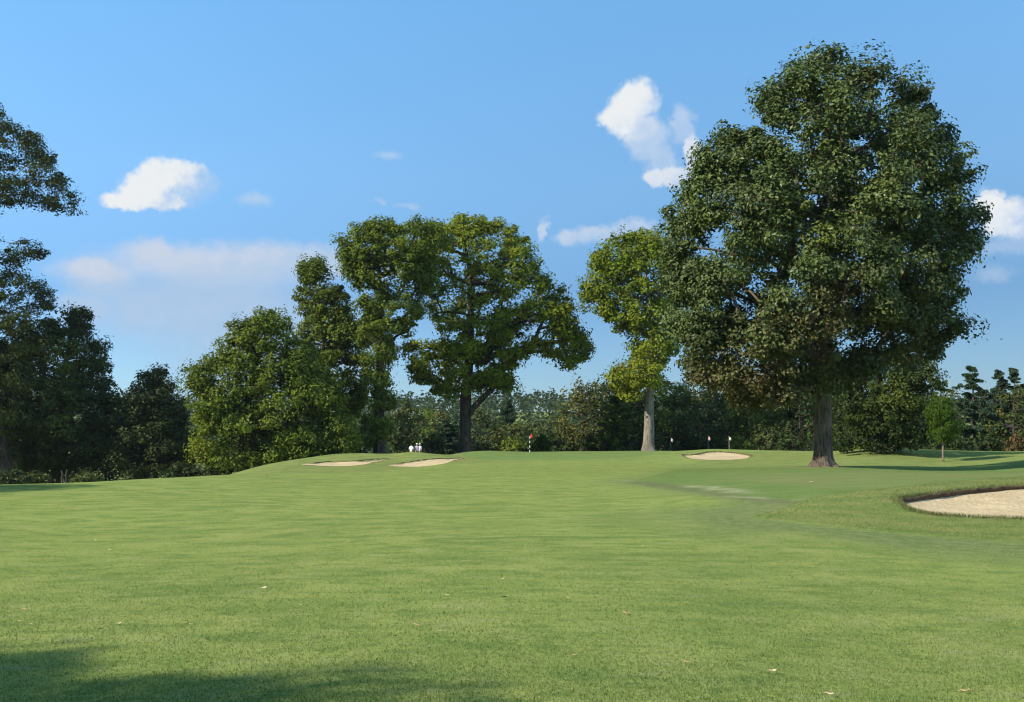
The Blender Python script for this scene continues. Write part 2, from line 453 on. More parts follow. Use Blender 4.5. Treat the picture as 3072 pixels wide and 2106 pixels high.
def blade_material():
    m, t, out = material('grass_blade')
    g = t.new('ShaderNodeNewGeometry'); pos = g.outputs['Position']
    cc = grass_colour(t, pos)
    v = t.attr('tint')
    cc = t.mix(t.rng(v, 0.0, 1.0, 0.50, 0.0, False), cc, c4(.05, .10, .016))
    cc = t.mix(t.rng(v, 0.60, 1.0, 0.0, 0.60), cc, c4(.42, .43, .18))
    d = t.new('ShaderNodeBsdfDiffuse'); t.put(d.inputs[0], cc)
    tr = t.new('ShaderNodeBsdfTranslucent'); t.put(tr.inputs[0], cc)
    mx = t.new('ShaderNodeMixShader'); mx.inputs[0].default_value = 0.45
    t.l.new(d.outputs[0], mx.inputs[1]); t.l.new(tr.outputs[0], mx.inputs[2]); t.l.new(mx.outputs[0], out.inputs[0])
    return m


def sand_material():
    m, t, out = material('sand')
    g = t.new('ShaderNodeNewGeometry'); pos = g.outputs['Position']
    n1 = t.noise(pos, 1.3, 4, 0.6); n2 = t.noise(pos, 14, 4, 0.7)
    cc = t.mix(t.rng(n1, 0.3, 0.7), c4(.48, .360, .200), c4(.57, .440, .255))
    cc = t.mix(t.rng(n2, 0.45, 0.75, 0, .55), cc, c4(.33, .24, .14))
    cc = t.mix(t.rng(t.noise(pos, 3.2, 5, .7), .52, .66, 0, .4), cc, c4(.36, .27, .16))
    b = t.new('ShaderNodeBsdfPrincipled'); t.put(b.inputs['Base Color'], cc)
    b.inputs['Roughness'].default_value = 0.95; b.inputs['Specular IOR Level'].default_value = 0.1
    bump = t.new('ShaderNodeBump'); bump.inputs['Strength'].default_value = 1.0; bump.inputs['Distance'].default_value = 0.09
    rake = t.noise(t.vmath('MULTIPLY', pos, (2.0, 9.0, 1)), 1.0, 4, 0.6)
    t.l.new(t.math('ADD', t.noise(pos, 9, 4, 0.6), t.math('MULTIPLY', rake, .8)), bump.inputs['Height']); t.l.new(bump.outputs[0], b.inputs['Normal'])
    t.l.new(b.outputs[0], out.inputs[0]); return m


GRASS = grass_material(); BLADE = blade_material(); SAND = sand_material()

# ------------------------------------------------------------------ ground sheet, cut into its kinds of turf
def build_ground():
    ys = np.concatenate([np.linspace(-150, 2, 16)[:-1], np.geomspace(2 + 6, 14 + 6, 45)[:-1] - 6, np.geomspace(20, 38 + 6, 125)[:-1] - 6,
                         np.geomspace(44, 150, 175)[:-1] - 6, np.geomspace(150, 1500, 70) - 6])
    sx = np.concatenate([-np.geomspace(2.6, .60, 20)[:-1], np.linspace(-.60, .60, 400), np.geomspace(.60, 2.6, 20)[1:]])
    Y, S = np.meshgrid(ys, sx, indexing='ij'); X = S * wid(Y)
    Z, (rr, rb, gl, gr, sand) = height(X, Y, True)
    V = np.stack([X, Y, Z], -1).reshape(-1, 3)
    ny, nx = Y.shape
    idx = np.arange(ny * nx).reshape(ny, nx)
    F = np.stack([idx[:-1, :-1], idx[:-1, 1:], idx[1:, 1:], idx[1:, :-1]], -1).reshape(-1, 4)
    # attributes
    x, y = V[:, 0], V[:, 1]
    jit = (vnoise(np.stack([x, y, x * 0], -1) / 1.7, 8) - .5)
    far_rough = sstep(y, 131, 136) + (sstep(-x - 0.28 * y, 8, 11) * sstep(y, 44, 50))
    ridge_l = sstep(V[:, 1] - (42 + np.maximum(x + 20, 0) * 1.35), 2, 6) * (x < -8)
    rough = np.clip(np.maximum.reduce([sstep(rr, -.3, .5 + jit), sstep(rb, -.02, .08), sstep(gl, -.4, .6 + jit), far_rough, ridge_l]), 0, 1)
    green = sstep(gr, -.4, .4)
    fringe = sstep(gr, -9, -1) * .45
    dull = np.clip(sstep(-rb, 4.2 + 3 * jit, .3) * (rb < 0) * .9 + sstep(-rr, 2.2 + 2 * jit, 0) * (rr < 0) * .5, 0, 1)
    ox, oy = at(2468, 1400, 61)[:2]
    od = np.sqrt(((x - ox) / 1.8) ** 2 + ((y - oy) / 1.0) ** 2)
    dry = np.clip(np.exp(-(od / 1.8) ** 2) * 1.4, 0, 1)
    mnd = at(2650, 1348, 98)
    dry = np.maximum(dry, .45 * np.exp(-(((x - mnd[0]) / 3.5) ** 2 + ((y - mnd[1]) / 4) ** 2)))
    # dry crown of grass on the bank behind the near bunker and over the small lips
    for k, b in BUNK.items():
        s = sdf(b['poly'], x, y)
        dry = np.maximum(dry, np.clip(np.exp(-np.maximum(-s, 0) / (.35 if k == 'near' else .6)), 0, 1) * (s > -3) * (.75 if k == 'near' else .35) * (V[:, 1] > b['cen'][1] - .3))
    dry = np.maximum(dry, .35 * sstep(rr, 0, 1) * np.exp(-((y - 38) / 9) ** 2) * (x > 9))
    rough = rough * (1 - green)
    dry = np.maximum(dry, (sand > .02) * .9)
    semi = np.clip(sstep(rr, -.15, .25) * (1 - sstep(rb, -.02, .08)) * (1 - .8 * sstep(y, 66, 80)) * sstep(y, 22, 24), 0, 1)
    rough = rough * (1 - semi)
    edge = 0.5 * np.exp(-((rr + .25) / .45) ** 2) * (rr > -50) * (y < 50) * (y > 22) * (x > 3) * (x < 9)
    dull = np.clip(np.maximum(dull, edge * 0.9), 0, 1)
    dry = np.maximum(dry, edge * .22)
    streak = np.zeros(len(x)); worn = np.zeros(len(x))
    for (a, b_, wd_, st) in [((1250, 1619), (2080, 1613), .16, .8), ((1000, 1541), (1760, 1529), .22, .5), ((1780, 1665), (2250, 1672), .2, .4), ((560, 1789), (900, 1777), .07, .4),
                             ((350, 1700), (900, 1690), .1, .3), ((650, 1566), (1400, 1552), .3, .35), ((2250, 1670), (3000, 1690), .12, .35), ((100, 1600), (700, 1590), .25, .3), ((1900, 1790), (2500, 1786), .06, .3)]:
        A_ = np.array(to_ground(*a)); B_ = np.array(to_ground(*b_)); e_ = B_ - A_; tt = ((x - A_[0]) * e_[0] + (y - A_[1]) * e_[1]) / (e_ @ e_)
        wob = (vnoise(np.stack([tt * 9, tt * 0 + st * 50, tt * 0], -1), 3) - .5) * wd_ * 1.2
        dd_ = ((x - A_[0]) * -e_[1] + (y - A_[1]) * e_[0]) / np.sqrt(e_ @ e_) + wob
        streak = np.maximum(streak, st * np.exp(-(dd_ / wd_) ** 2) * sstep(tt, -.05, .15) * (1 - sstep(tt, .8, 1.05)))
    streak = np.maximum(streak, .95 * np.exp(-((rb + .04) / .10) ** 2) * (y < 25.5) * (rb > -50))  # shade of the grass height step at the bank foot, painted as a dark line
    hol = sdf(HOLLOW, x, y); wn = vnoise(np.stack([x * 1.3, y * .9, x * 0], -1), 12); wn2 = vnoise(np.stack([x * 4.5, y * 2.2, x * 0], -1), 13)
    hollow = sstep(hol, -.35, .35) * (.62 + .5 * wn)
    for (a, b_, wd_, st) in [((2070, 1454), (2260, 1479), .34, .9), ((2170, 1487), (2330, 1497), .16, .7), ((2380, 1500), (2440, 1502), .16, .7), ((1850, 1440), (1930, 1443), .5, .4)]:
        A_ = np.array(to_ground(*a)); B_ = np.array(to_ground(*b_)); e_ = B_ - A_; tt = ((x - A_[0]) * e_[0] + (y - A_[1]) * e_[1]) / (e_ @ e_)
        dd_ = ((x - A_[0]) * -e_[1] + (y - A_[1]) * e_[0]) / np.sqrt(e_ @ e_) + (wn - .5) * wd_ * 2
        worn = np.maximum(worn, st * np.exp(-(dd_ / wd_) ** 2) * sstep(tt, -.1, .2) * (1 - sstep(tt, .8, 1.1)) * (.45 + .8 * wn2))
    hollow = np.clip(hollow * (1 - worn), 0, 1)
    att = dict(hollow=hollow, worn=np.clip(worn, 0, 1), streak=np.clip(streak, 0, 1), semi=semi * (1 - green), rough=rough, green=np.maximum(green, fringe * (1 - rough)), dull=dull * (1 - green), dry=dry)
    # vertex normals of the whole sheet
    e1 = V[F[:, 2]] - V[F[:, 0]]; e2 = V[F[:, 3]] - V[F[:, 1]]
    fn = np.cross(e1, e2)
    N = np.zeros_like(V)
    for k in range(4): np.add.at(N, F[:, k], fn)
    N /= np.linalg.norm(N, axis=1, keepdims=True) + 1e-12
    fz = V[F].mean(1)
    frr = rr[F].mean(1); frb = rb[F].mean(1); fgl = gl[F].mean(1); fgr = gr[F].mean(1)
    wild = (fz[:, 1] > 134) | (ridge_l[F].mean(1) > .5)
    zone = np.zeros(len(F), int)
    zone[wild] = 3
    zone[(frr > 0) | (frb > 0) | (fgl > 0)] = 1
    zone[fgr > 0] = 2
    for zi, nm in ((0, 'fairway'), (1, 'rough'), (2, 'putting_green'), (3, 'ground')):
        f = F[zone == zi]
        u, inv = np.unique(f, return_inverse=True)
        me = np_mesh(nm, V[u], inv.reshape(f.shape), GRASS, smooth=True, vattrs={k: a[u] for k, a in att.items()})
        me.normals_split_custom_set_from_vertices([tuple(n) for n in N[u]])
        tag(link(bpy.data.objects.new(nm, me)), kind='structure')


build_ground()

# bunkers: sand with a ring outline, and the dark cut face at the back
LIP = simple_mat('bunker_turf_edge', (.085, .055, .032), 0.95, 0.1, 0.45, 7.0)
def build_bunker(key):
    b = BUNK[key]; q = b['poly']; n = len(q); c = b['cen']
    K = 26 if key == 'near' else 10
    V = [(c[0], c[1])]; ks = [0.0]
    for k in range(1, K + 1):
        f = k / K * 1.012
        for i in range(n): V.append(tuple(c + (q[i] - c) * f)); ks.append(k / K)
    V = np.array(V); ks = np.array(ks)
    z = base_h(V[:, 0], V[:, 1]) - 0.07 * (1 - ks ** 3) + 0.03 * (V[:, 1] > c[1]) * ks ** 4 + (vnoise(np.stack([V[:, 0], V[:, 1], V[:, 0] * 0], -1) / .7, 5) - .5) * .05 * (ks < .97) + 0.01
    V3 = np.concatenate([V, z[:, None]], 1)
    F = []
    for i in range(n): F.append((0, 1 + i, 1 + (i + 1) % n, 0))
    tri = [(0, 1 + i, 1 + (i + 1) % n) for i in range(n)]
    quads = [(1 + k * n + i, 1 + (k + 1) * n + i, 1 + (k + 1) * n + (i + 1) % n, 1 + k * n + (i + 1) % n) for k in range(K - 1) for i in range(n)]
    me = bpy.data.meshes.new('sand'); me.from_pydata([tuple(v) for v in V3], [], tri + quads)
    me.materials.append(SAND); me.polygons.foreach_set('use_smooth', [True] * len(me.polygons))
    o = tag(link(bpy.data.objects.new('sand_bunker', me)), kind='structure')
    # cut face along the far side
    idx = []
    mid = q[:, 1].mean(); rngy = (q[:, 1].max() - q[:, 1].min()) / 2
    L = [];
    m2 = smooth_closed(q, 4)
    for i, p in enumerate(m2):
        bk = float(sstep((p[1] - mid) / rngy, -0.5, 0.25)); L.append(bk)
    L = np.array(L)
    bz = base_h(m2[:, 0], m2[:, 1])
    out = m2 - c; out /= np.linalg.norm(out, axis=1, keepdims=True)
    nz = vnoise(np.stack([m2[:, 0] * 5, m2[:, 1] * 5, m2[:, 0] * 0], -1), 9) - .5
    thr = .06 if key == 'near' else .55
    prof = [(-.03, -.12), (-.02, .05), (-.005, .35), (-.04, .75), (-.045, 1.0), (-.02, 1.12), (.14, 1.12)]
    rows = []
    for off, hh in prof:
        xy = m2 + out * (off + (nz * .05)[:, None] * (1 if hh > 0 else 0))
        zz = bz + np.where(hh > 0, hh * b['lip'] * L, -.12) + nz * .05 * L * (hh > .3)
        if hh <= .05: zz = bz - .06
        rows.append(np.concatenate([xy, zz[:, None]], 1))
    nn = len(m2); V = np.concatenate(rows)
    F = [(r * nn + i, r * nn + (i + 1) % nn, (r + 1) * nn + (i + 1) % nn, (r + 1) * nn + i) for r in range(len(prof) - 1) for i in range(nn)
         if L[i] > thr and L[(i + 1) % nn] > thr]
    np_obj('turf_edge', V, F, LIP, o, smooth=True)
    return o


for key in BUNK: build_bunker(key)


# grass blades standing on the turf near the camera
def blades(name, n, sampler, hmin, hmax, wd, lean=0.5, seed=0, dull_override=None, sink=0.0, dryadd=0.0):
    x, y = sampler(n)
    z = height(x, y)
    rr, rb, gl, gr = zones(x, y)
    n = len(x)
    a = rng.uniform(0, 2 * np.pi, n); h = rng.uniform(hmin, hmax, n); wv = wd * rng.uniform(.6, 1.4, n)
    if np.ndim(wd): wv = wd * rng.uniform(.7, 1.3, n)
    la = rng.uniform(0, 2 * np.pi, n); ll = h * rng.uniform(0.1, lean * 2, n)
    b0 = np.stack([x - np.cos(a) * wv / 2, y - np.sin(a) * wv / 2, z - sink], -1)
    b1 = np.stack([x + np.cos(a) * wv / 2, y + np.sin(a) * wv / 2, z - sink], -1)
    tp = np.stack([x + np.cos(la) * ll, y + np.sin(la) * ll, z + h], -1)
    V = np.stack([b0, b1, tp], 1).reshape(-1, 3); F = np.arange(n * 3).reshape(n, 3)
    jit = (vnoise(np.stack([x, y, x * 0], -1) / 1.7, 8) - .5)
    att = dict(hollow=np.zeros(n), worn=np.zeros(n), streak=np.zeros(n), semi=np.zeros(n), tint=rng.uniform(0, 1, n), rough=np.maximum(sstep(rb, -.02, .08), sstep(rr, -.3, .5)), green=np.zeros(n),
               dull=np.clip(sstep(-rb, 4.2 + 3 * jit, .3) * (rb < 0) * .9, 0, 1), dry=np.full(n, dryadd) * rng.uniform(0, 1, n))
    o = np_obj(name, V, F, BLADE, attrs=att)
    return o


def samp_near(n):
    # even in the picture: density falls with distance
    d = 1 / rng.uniform(1 / 22.0, 1 / 4.6, int(n)); x = rng.uniform(-.60, .60, int(n)) * d
    s = sdf(BUNK['near']['poly'], x, d); k = s < -0.05
    return x[k], d[k]
def samp_rough(n):
    lo = ROUGH_BUNK.min(0); hi = np.minimum(ROUGH_BUNK.max(0), (22, 40))
    x = rng.uniform(lo[0], hi[0], int(n)); y = rng.uniform(lo[1], hi[1], int(n))
    k = (sdf(ROUGH_BUNK, x, y) > 0) & (sdf(BUNK['near']['poly'], x, y) < -.03) & (x < .58 * y)
    return x[k], y[k]
def samp_edge(n):
    q = smooth_closed(BUNK['near']['poly'], 6); i = rng.integers(0, len(q), int(n)); f = rng.uniform(0, 1, int(n))[:, None]
    p = q[i] * (1 - f) + q[(i + 1) % len(q)] * f; c = BUNK['near']['cen']
    o_ = p - c; o_ /= np.linalg.norm(o_, axis=1, keepdims=True); p = p + o_ * (0.03 + rng.exponential(.06, int(n))[:, None])
    k = p[:, 0] < .58 * p[:, 1]
    return p[k, 0], p[k, 1]


tag(blades('fairway_grass', 200000, samp_near, .010, .022, .006, .6), 'short mown fairway grass blades in the foreground', 'grass', kind='stuff')
tag(blades('rough_grass', 190000, samp_rough, .012, .030, .009, .7, sink=.004), 'longer grass blades on the bank round the nearest sand bunker', 'grass', kind='stuff')
tag(blades('bunker_edge_grass', 9000, samp_edge, .05, .11, .012, .6, dryadd=1.0), 'dry grass fringe overhanging the rim of the nearest bunker', 'grass', kind='stuff')

# ------------------------------------------------------------------ trees
def leaf_material(name, a, b_, yel, brown=(.16, .075, .03), transl=0.28, gloss=0.45, spec=0.08):
    m, t, out = material(name)
    v = t.attr('tint'); hu = t.attr('hue')
    cc = t.mix(v, c4(*a), c4(*b_))
    cc = t.mix(t.rng(hu, 0.5, 1.0, smooth=False), cc, c4(*yel))
    cc = t.mix(t.rng(hu, 0.0, 0.5, 1.0, 0.0, False), cc, c4(*brown))
    d = t.new('ShaderNodeBsdfPrincipled'); t.put(d.inputs['Base Color'], cc)
    d.inputs['Roughness'].default_value = gloss; d.inputs['Specular IOR Level'].default_value = spec
    tr = t.new('ShaderNodeBsdfTranslucent'); t.put(tr.inputs[0], t.mix(0.5, cc, c4(.16, .22, .02)))
    mx = t.new('ShaderNodeMixShader'); mx.inputs[0].default_value = transl
    t.l.new(d.outputs[0], mx.inputs[1]); t.l.new(tr.outputs[0], mx.inputs[2]); t.l.new(mx.outputs[0], out.inputs[0])
    return m


def bark_material(name, dark, light, sc=1.0, patch=0.5):
    m, t, out = material(name)
    g = t.new('ShaderNodeTexCoord'); pos = g.outputs['Object']
    v = t.vmath('MULTIPLY', pos, (7 * sc, 7 * sc, 1.1 * sc))
    n = t.noise(v, 1.0, 6, 0.65, dist=0.6); n2 = t.noise(pos, .9, 3, 0.6)
    cc = t.mix(t.rng(n, 0.36, 0.62), c4(*dark), c4(*light))
    cc = t.mix(t.rng(n2, 0.45, 0.6, 0, patch), cc, c4(*[q * 1.25 for q in light]))
    b = t.new('ShaderNodeBsdfPrincipled'); t.put(b.inputs['Base Color'], cc); b.inputs['Roughness'].default_value = 0.95
    b.inputs['Specular IOR Level'].default_value = 0.1
    bump = t.new('ShaderNodeBump'); bump.inputs['Strength'].default_value = 1.0; bump.inputs['Distance'].default_value = 0.08
    t.l.new(n, bump.inputs['Height']); t.l.new(bump.outputs[0], b.inputs['Normal'])
    t.l.new(b.outputs[0], out.inputs[0]); return m


LM = dict(
    oak=leaf_material('oak_leaf', (.022, .044, .014), (.098, .134, .040), (.150, .170, .022), (.150, .065, .028), .13, .42, .16),
    maple=leaf_material('green_leaf', (.034, .064, .010), (.145, .190, .024), (.180, .205, .016), (.130, .070, .02), .28),
    lime=leaf_material('bright_leaf', (.046, .088, .010), (.205, .265, .020), (.210, .220, .016), (.150, .085, .02), .32),
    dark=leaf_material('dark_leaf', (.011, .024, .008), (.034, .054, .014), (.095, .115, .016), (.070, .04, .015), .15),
    mute=leaf_material('muted_leaf', (.024, .042, .013), (.058, .076, .021), (.150, .130, .026), (.110, .06, .025), .20),
    dusk=leaf_material('olive_dark_leaf', (.018, .034, .010), (.050, .068, .018), (.120, .120, .022), (.09, .05, .02), .18),
    far=leaf_material('far_leaf', (.016, .034, .014), (.036, .060, .020), (.080, .090, .020), (.07, .05, .02), .15),
    pine=leaf_material('pine_needle', (.014, .036, .018), (.038, .070, .030), (.070, .10, .025), (.10, .06, .03), .08, .6),
    sap=leaf_material('sapling_leaf', (.024, .066, .008), (.062, .120, .012), (.130, .190, .012), (.10, .08, .03), .36),
)
BARK = bark_material('grey_brown_bark', (.055, .042, .032), (.185, .150, .115))
BARK_OAK = bark_material('oak_bark', (.034, .027, .020), (.135, .105, .078), 1.1, .5)
BARK_DARK = bark_material('dark_bark', (.022, .017, .013), (.075, .058, .045))
BARK_PALE = bark_material('pale_bark', (.075, .066, .054), (.20, .175, .14), 1.0, .4)

TRIS = [0]
def leaf_cloud(name, C, Rr, nper, size, aspect, mat, parent, tint, hue, flat=0.75, shell=0.55, upb=0.5, droop=0.0, rnd=0.8, outc=None, tuftk=.30):
    """C clump centres (n,3), Rr radii; every leaf a folded diamond"""
    k = np.repeat(np.arange(len(C)), nper); n = len(k)
    v = rng.normal(size=(n, 3)); v /= np.linalg.norm(v, axis=1, keepdims=True)
    r = rng.uniform(0, 1, n) ** (1 / 3.0); r = r * (1 - shell) + shell * np.maximum(r, rng.uniform(.75, 1.05, n))
    # uneven little bulges
    bul = 1 + .35 * (vnoise(v * 2.1 + C[k] * 3.3, 2) - .5) * 2
    off = v * (r * Rr[k] * bul)[:, None]; off[:, 2] *= flat
    off[:, 2] -= droop * (off[:, 0] ** 2 + off[:, 1] ** 2) / Rr[k]
    oc = outc if outc is not None else C.mean(0)
    dirc = C - oc; dirc /= np.linalg.norm(dirc, axis=1, keepdims=True) + 1e-9
    dirc = dirc + rng.normal(size=dirc.shape) * .45 + np.array([0, 0, .25]); dirc /= np.linalg.norm(dirc, axis=1, keepdims=True)
    dk = dirc[k]; al = (off * dk).sum(1, keepdims=True)
    # taper each clump into a spray along its own direction, broken into a few tufts
    tap = np.clip(1.0 - .42 * al / (Rr[k][:, None] + 1e-9), .45, 1.35)
    off = (off - al * dk) * tap + al * dk * 1.14
    nt_ = 7; tuft = rng.integers(0, nt_, n) + k * nt_
    tc_ = np.zeros((len(C) * nt_, 3)); cn_ = np.zeros(len(C) * nt_)
    first = rng.permutation(n)
    tc_[tuft[first]] = off[first]
    off = off + (tc_[tuft] - off) * tuftk
    pos = C[k] + off
    og = pos - oc; og /= np.linalg.norm(og, axis=1, keepdims=True) + 1e-9
    nrm = v * .75 + og * .30 + np.array([0, 0, upb]) + rng.normal(size=(n, 3)) * rnd * .48
    nrm /= np.linalg.norm(nrm, axis=1, keepdims=True)
    tq = rng.normal(size=(n, 3)); tq -= (tq * nrm).sum(1, keepdims=True) * nrm; tq /= np.linalg.norm(tq, axis=1, keepdims=True)
    bq = np.cross(nrm, tq)
    L = size * rng.uniform(.65, 1.35, n)[:, None]; Wd = L * aspect
    fold = nrm * L * .12
    V = np.stack([pos - tq * L / 2, pos + bq * Wd / 2 + fold - tq * L * .08, pos + tq * L / 2, pos - bq * Wd / 2 + fold - tq * L * .08], 1).reshape(-1, 3)
    F = np.arange(n * 4).reshape(n, 4)
    tn = np.clip(tint[k] + rng.normal(size=n) * .22, 0, 1); hn = np.clip(hue[k] + rng.normal(size=n) * .05, 0, 1)
    TRIS[0] += 2 * n
    return np_obj(name, V, F, mat, parent, attrs=dict(tint=tn, hue=hn))


def tube_mesh(segs, sides=5):
    """segs: list of (p0,p1,r0,r1)"""
    if not len(segs): return np.zeros((0, 3)), np.zeros((0, 4), int)
    p0 = np.array([s[0] for s in segs]); p1 = np.array([s[1] for s in segs]); r0 = np.array([s[2] for s in segs]); r1 = np.array([s[3] for s in segs])
    d = p1 - p0; L = np.linalg.norm(d, axis=1, keepdims=True) + 1e-9; d = d / L
    p1 = p1 + d * (r1 * .4)[:, None]
    up = np.where(np.abs(d[:, 2:3]) > .95, np.array([[1.0, 0, 0]]), np.array([[0, 0, 1.0]]))
    a = np.cross(d, up); a /= np.linalg.norm(a, axis=1, keepdims=True); b = np.cross(d, a)
    th = np.arange(sides) / sides * 2 * np.pi
    ring = a[:, None] * np.cos(th)[None, :, None] + b[:, None] * np.sin(th)[None, :, None]
    A = p0[:, None] + ring * r0[:, None, None]; B = p1[:, None] + ring * r1[:, None, None]
    V = np.concatenate([A, B], 1).reshape(-1, 3)
    base = np.arange(len(segs))[:, None] * 2 * sides
    i = np.arange(sides); j = (i + 1) % sides
    F = np.stack([base + i, base + j, base + sides + j, base + sides + i], -1).reshape(-1, 4)
    TRIS[0] += 2 * len(F)
    return V, F


def trunk_mesh(pts, rad, sides=20, flare=1.0, ridges=0.08, seed=0, roots=None, flare_h=None):
    """lofted trunk with bark ridges and root flare; pts local"""
    pts = np.array(pts, float); rad = np.array(rad, float)
    # resample
    L = np.concatenate([[0], np.cumsum(np.linalg.norm(np.diff(pts, axis=0), axis=1))])
    n = max(14, int(L[-1] / 0.45)); n = min(n, 44)
    s = (np.linspace(0, 1, n) ** 1.4) * L[-1]
    P_ = np.stack([np.interp(s, L, pts[:, k]) for k in range(3)], -1); Rr = np.interp(s, L, rad)
    th = np.arange(sides) / sides * 2 * np.pi
    V = []
    rs = np.random.default_rng(seed + 5)
    ph = rs.uniform(0, 6.28, 4)
    fh = flare_h or rad[0] * 1.1
    rt = roots or []
    for i in range(n):
        fl = flare * math.exp(-s[i] / fh)
        rr = Rr[i] * (1 + fl * (.28 + .22 * np.sin(3 * th + ph[0]) + .15 * np.sin(5 * th + ph[1])))
        for (ang, ln, wd_) in rt:
            dth = np.angle(np.exp(1j * (th - ang)))
            rr = rr + ln * np.exp(-(dth / wd_) ** 2) * math.exp(-s[i] / (fh * .45))
        rr = rr * (1 + ridges * (np.sin(9 * th + ph[2] + .6 * s[i]) * .5 + np.sin(14 * th + ph[3] - .4 * s[i]) * .5) * (0.6 + .4 * rs.uniform()))
        V.append(np.stack([P_[i, 0] + rr * np.cos(th), P_[i, 1] + rr * np.sin(th), np.full(sides, P_[i, 2])], -1))
    V = np.concatenate(V)
    idx = np.arange(n * sides).reshape(n, sides)
    F = np.stack([idx[:-1], np.roll(idx[:-1], -1, 1), np.roll(idx[1:], -1, 1), idx[1:]], -1).reshape(-1, 4)
    TRIS[0] += 2 * len(F)
    return V, F


def in_poly(poly, x, y):
    A = poly; B = np.roll(poly, -1, 0); X = x[:, None]; Y = y[:, None]
    cr = ((A[:, 1] > Y) != (B[:, 1] > Y)) & (X < (B[:, 0] - A[:, 0]) * (Y - A[:, 1]) / (B[:, 1] - A[:, 1] + 1e-12) + A[:, 0])
    return cr.sum(1) % 2 == 1


def poly_dist(poly, x, y):
    A = poly; B = np.roll(poly, -1, 0); ex, ey = (B - A)[:, 0], (B - A)[:, 1]; X = x[:, None]; Y = y[:, None]
    t = np.clip(((X - A[:, 0]) * ex + (Y - A[:, 1]) * ey) / (ex ** 2 + ey ** 2 + 1e-12), 0, 1)
    return np.sqrt(((X - A[:, 0] - t * ex) ** 2 + (Y - A[:, 1] - t * ey) ** 2).min(1))


def grow(trunk_nodes, C, expo=2.3, tip=0.02, step=1.0, pathw=0.35, wob=0.12):
    """join clump centres to the trunk nodes -> list of nodes with parent and radius"""
    nodes = [np.array(p, float) for p in trunk_nodes]; par = [-1] + list(range(len(trunk_nodes) - 1))
    pl = [0.0]
    for i in range(1, len(nodes)): pl.append(pl[-1] + np.linalg.norm(nodes[i] - nodes[i - 1]) * .35)
    axis = np.array(trunk_nodes)
    dd = np.sqrt(((C[:, None] - axis[None]) ** 2).sum(-1)).min(1)
    order = np.argsort(dd)
    arr = np.zeros((len(trunk_nodes) + len(C) * 12 + 10, 3)); arr[:len(nodes)] = axis; cost = np.zeros(len(arr)); cost[:len(nodes)] = pl
    cnt = len(nodes); minz = axis[:, 2].min()
    lowok = np.zeros(len(arr), bool); nt = len(axis)
    tips = []
    for ci in order:
        p = C[ci]; q = arr[:cnt]
        d = np.sqrt(((q - p) ** 2).sum(1))
        pen = np.maximum(q[:, 2] - p[2] + d * .15, 0) * .9        # limbs rise outwards
        k = int(np.argmin(d + pathw * cost[:cnt] + pen))
        D = d[k]; ns = max(1, int(D / step)); ns = min(ns, 10)
        prev = k; a = arr[k].copy()
        sag = rng.normal(size=3) * wob * D * .3; sag[2] = abs(sag[2]) * -.3 + .06 * D
        for j in range(1, ns + 1):
            f = j / ns; pt = a * (1 - f) + p * f + sag * math.sin(math.pi * f) + (rng.normal(size=3) * wob * .25 if j < ns else 0)
            arr[cnt] = pt; cost[cnt] = cost[prev] + np.linalg.norm(pt - arr[prev]); par.append(prev); prev = cnt; cnt += 1
        tips.append(prev)
    P_ = arr[:cnt]; par = np.array(par)
    acc = np.zeros(cnt); acc[tips] += tip ** expo
    for i in range(cnt - 1, 0, -1):
        if par[i] >= 0: acc[par[i]] += acc[i]
    return P_, par, acc ** (1 / expo), nt


def crown_points(poly, d, n, rc, depth=0.85, holes=(), shellbias=0.55, gap=0.33, gseed=0, ycen=0.0, gscale=2.4, ragged=1.0, pull=.26):
    """poly: outline in view pixels (2324 wide) at distance d -> clump centres (world)"""
    W = np.array([at(px * VS, py * VS, d) for px, py in poly])[:, [0, 2]]
    lo, hi = W.min(0), W.max(0); mxw = (hi[0] - lo[0]) / 2
    out = []; tries = 0; got = 0
    while got < n and tries < 60:
        tries += 1
        x = rng.uniform(lo[0], hi[0], 4000); z = rng.uniform(lo[1], hi[1], 4000)
        k = in_poly(W, x, z); x, z = x[k], z[k]
        dist = poly_dist(W, x, z); en = vnoise(np.stack([x / rc / 1.5, z / rc / 1.5, x * 0 + gseed], -1), 77)
        k = dist > np.minimum(rc, mxw * .5) * (.12 + .85 * sstep(en, .2, .9)) * ragged; x, z, dist = x[k], z[k], dist[k]
        # half thickness from the distance to the outline
        mx = (hi[0] - lo[0]) / 2
        T = np.sqrt(np.maximum(0, 1 - (1 - np.minimum(dist / mx, 1)) ** 2)) * mx * depth
        u = rng.uniform(-1, 1, len(x)); u = np.sign(u) * np.abs(u) ** shellbias
        y = d + ycen + u * T
        p = np.stack([x, y, z], -1)
        g = vnoise(p / gscale + gseed * 7.7, 21 + gseed); edge = dist < rc * 1.6
        keep = (g > gap) | edge
        for (hx, hy, hr) in holes:
            c0 = at(hx * VS, hy * VS, d); hr_ = hr * VS / FPX * d
            keep &= ((x - c0[0]) ** 2 + (z - c0[2]) ** 2) > hr_ ** 2 * rng.uniform(.5, 1.3, len(x))
        p = p[keep]
        out.append(p); got += len(p)
    p = np.concatenate(out)[:n]
    # boughs: gather the clumps round bough centres so that voids open between them
    nb = max(4, int(len(p) / 13)); bc = p[rng.permutation(len(p))[:nb]]
    k = ((p[:, None] - bc[None]) ** 2).sum(-1).argmin(1)
    v = bc[k] - p; L = np.linalg.norm(v, axis=1, keepdims=True) + 1e-9
    p = p + v * pull
    return p


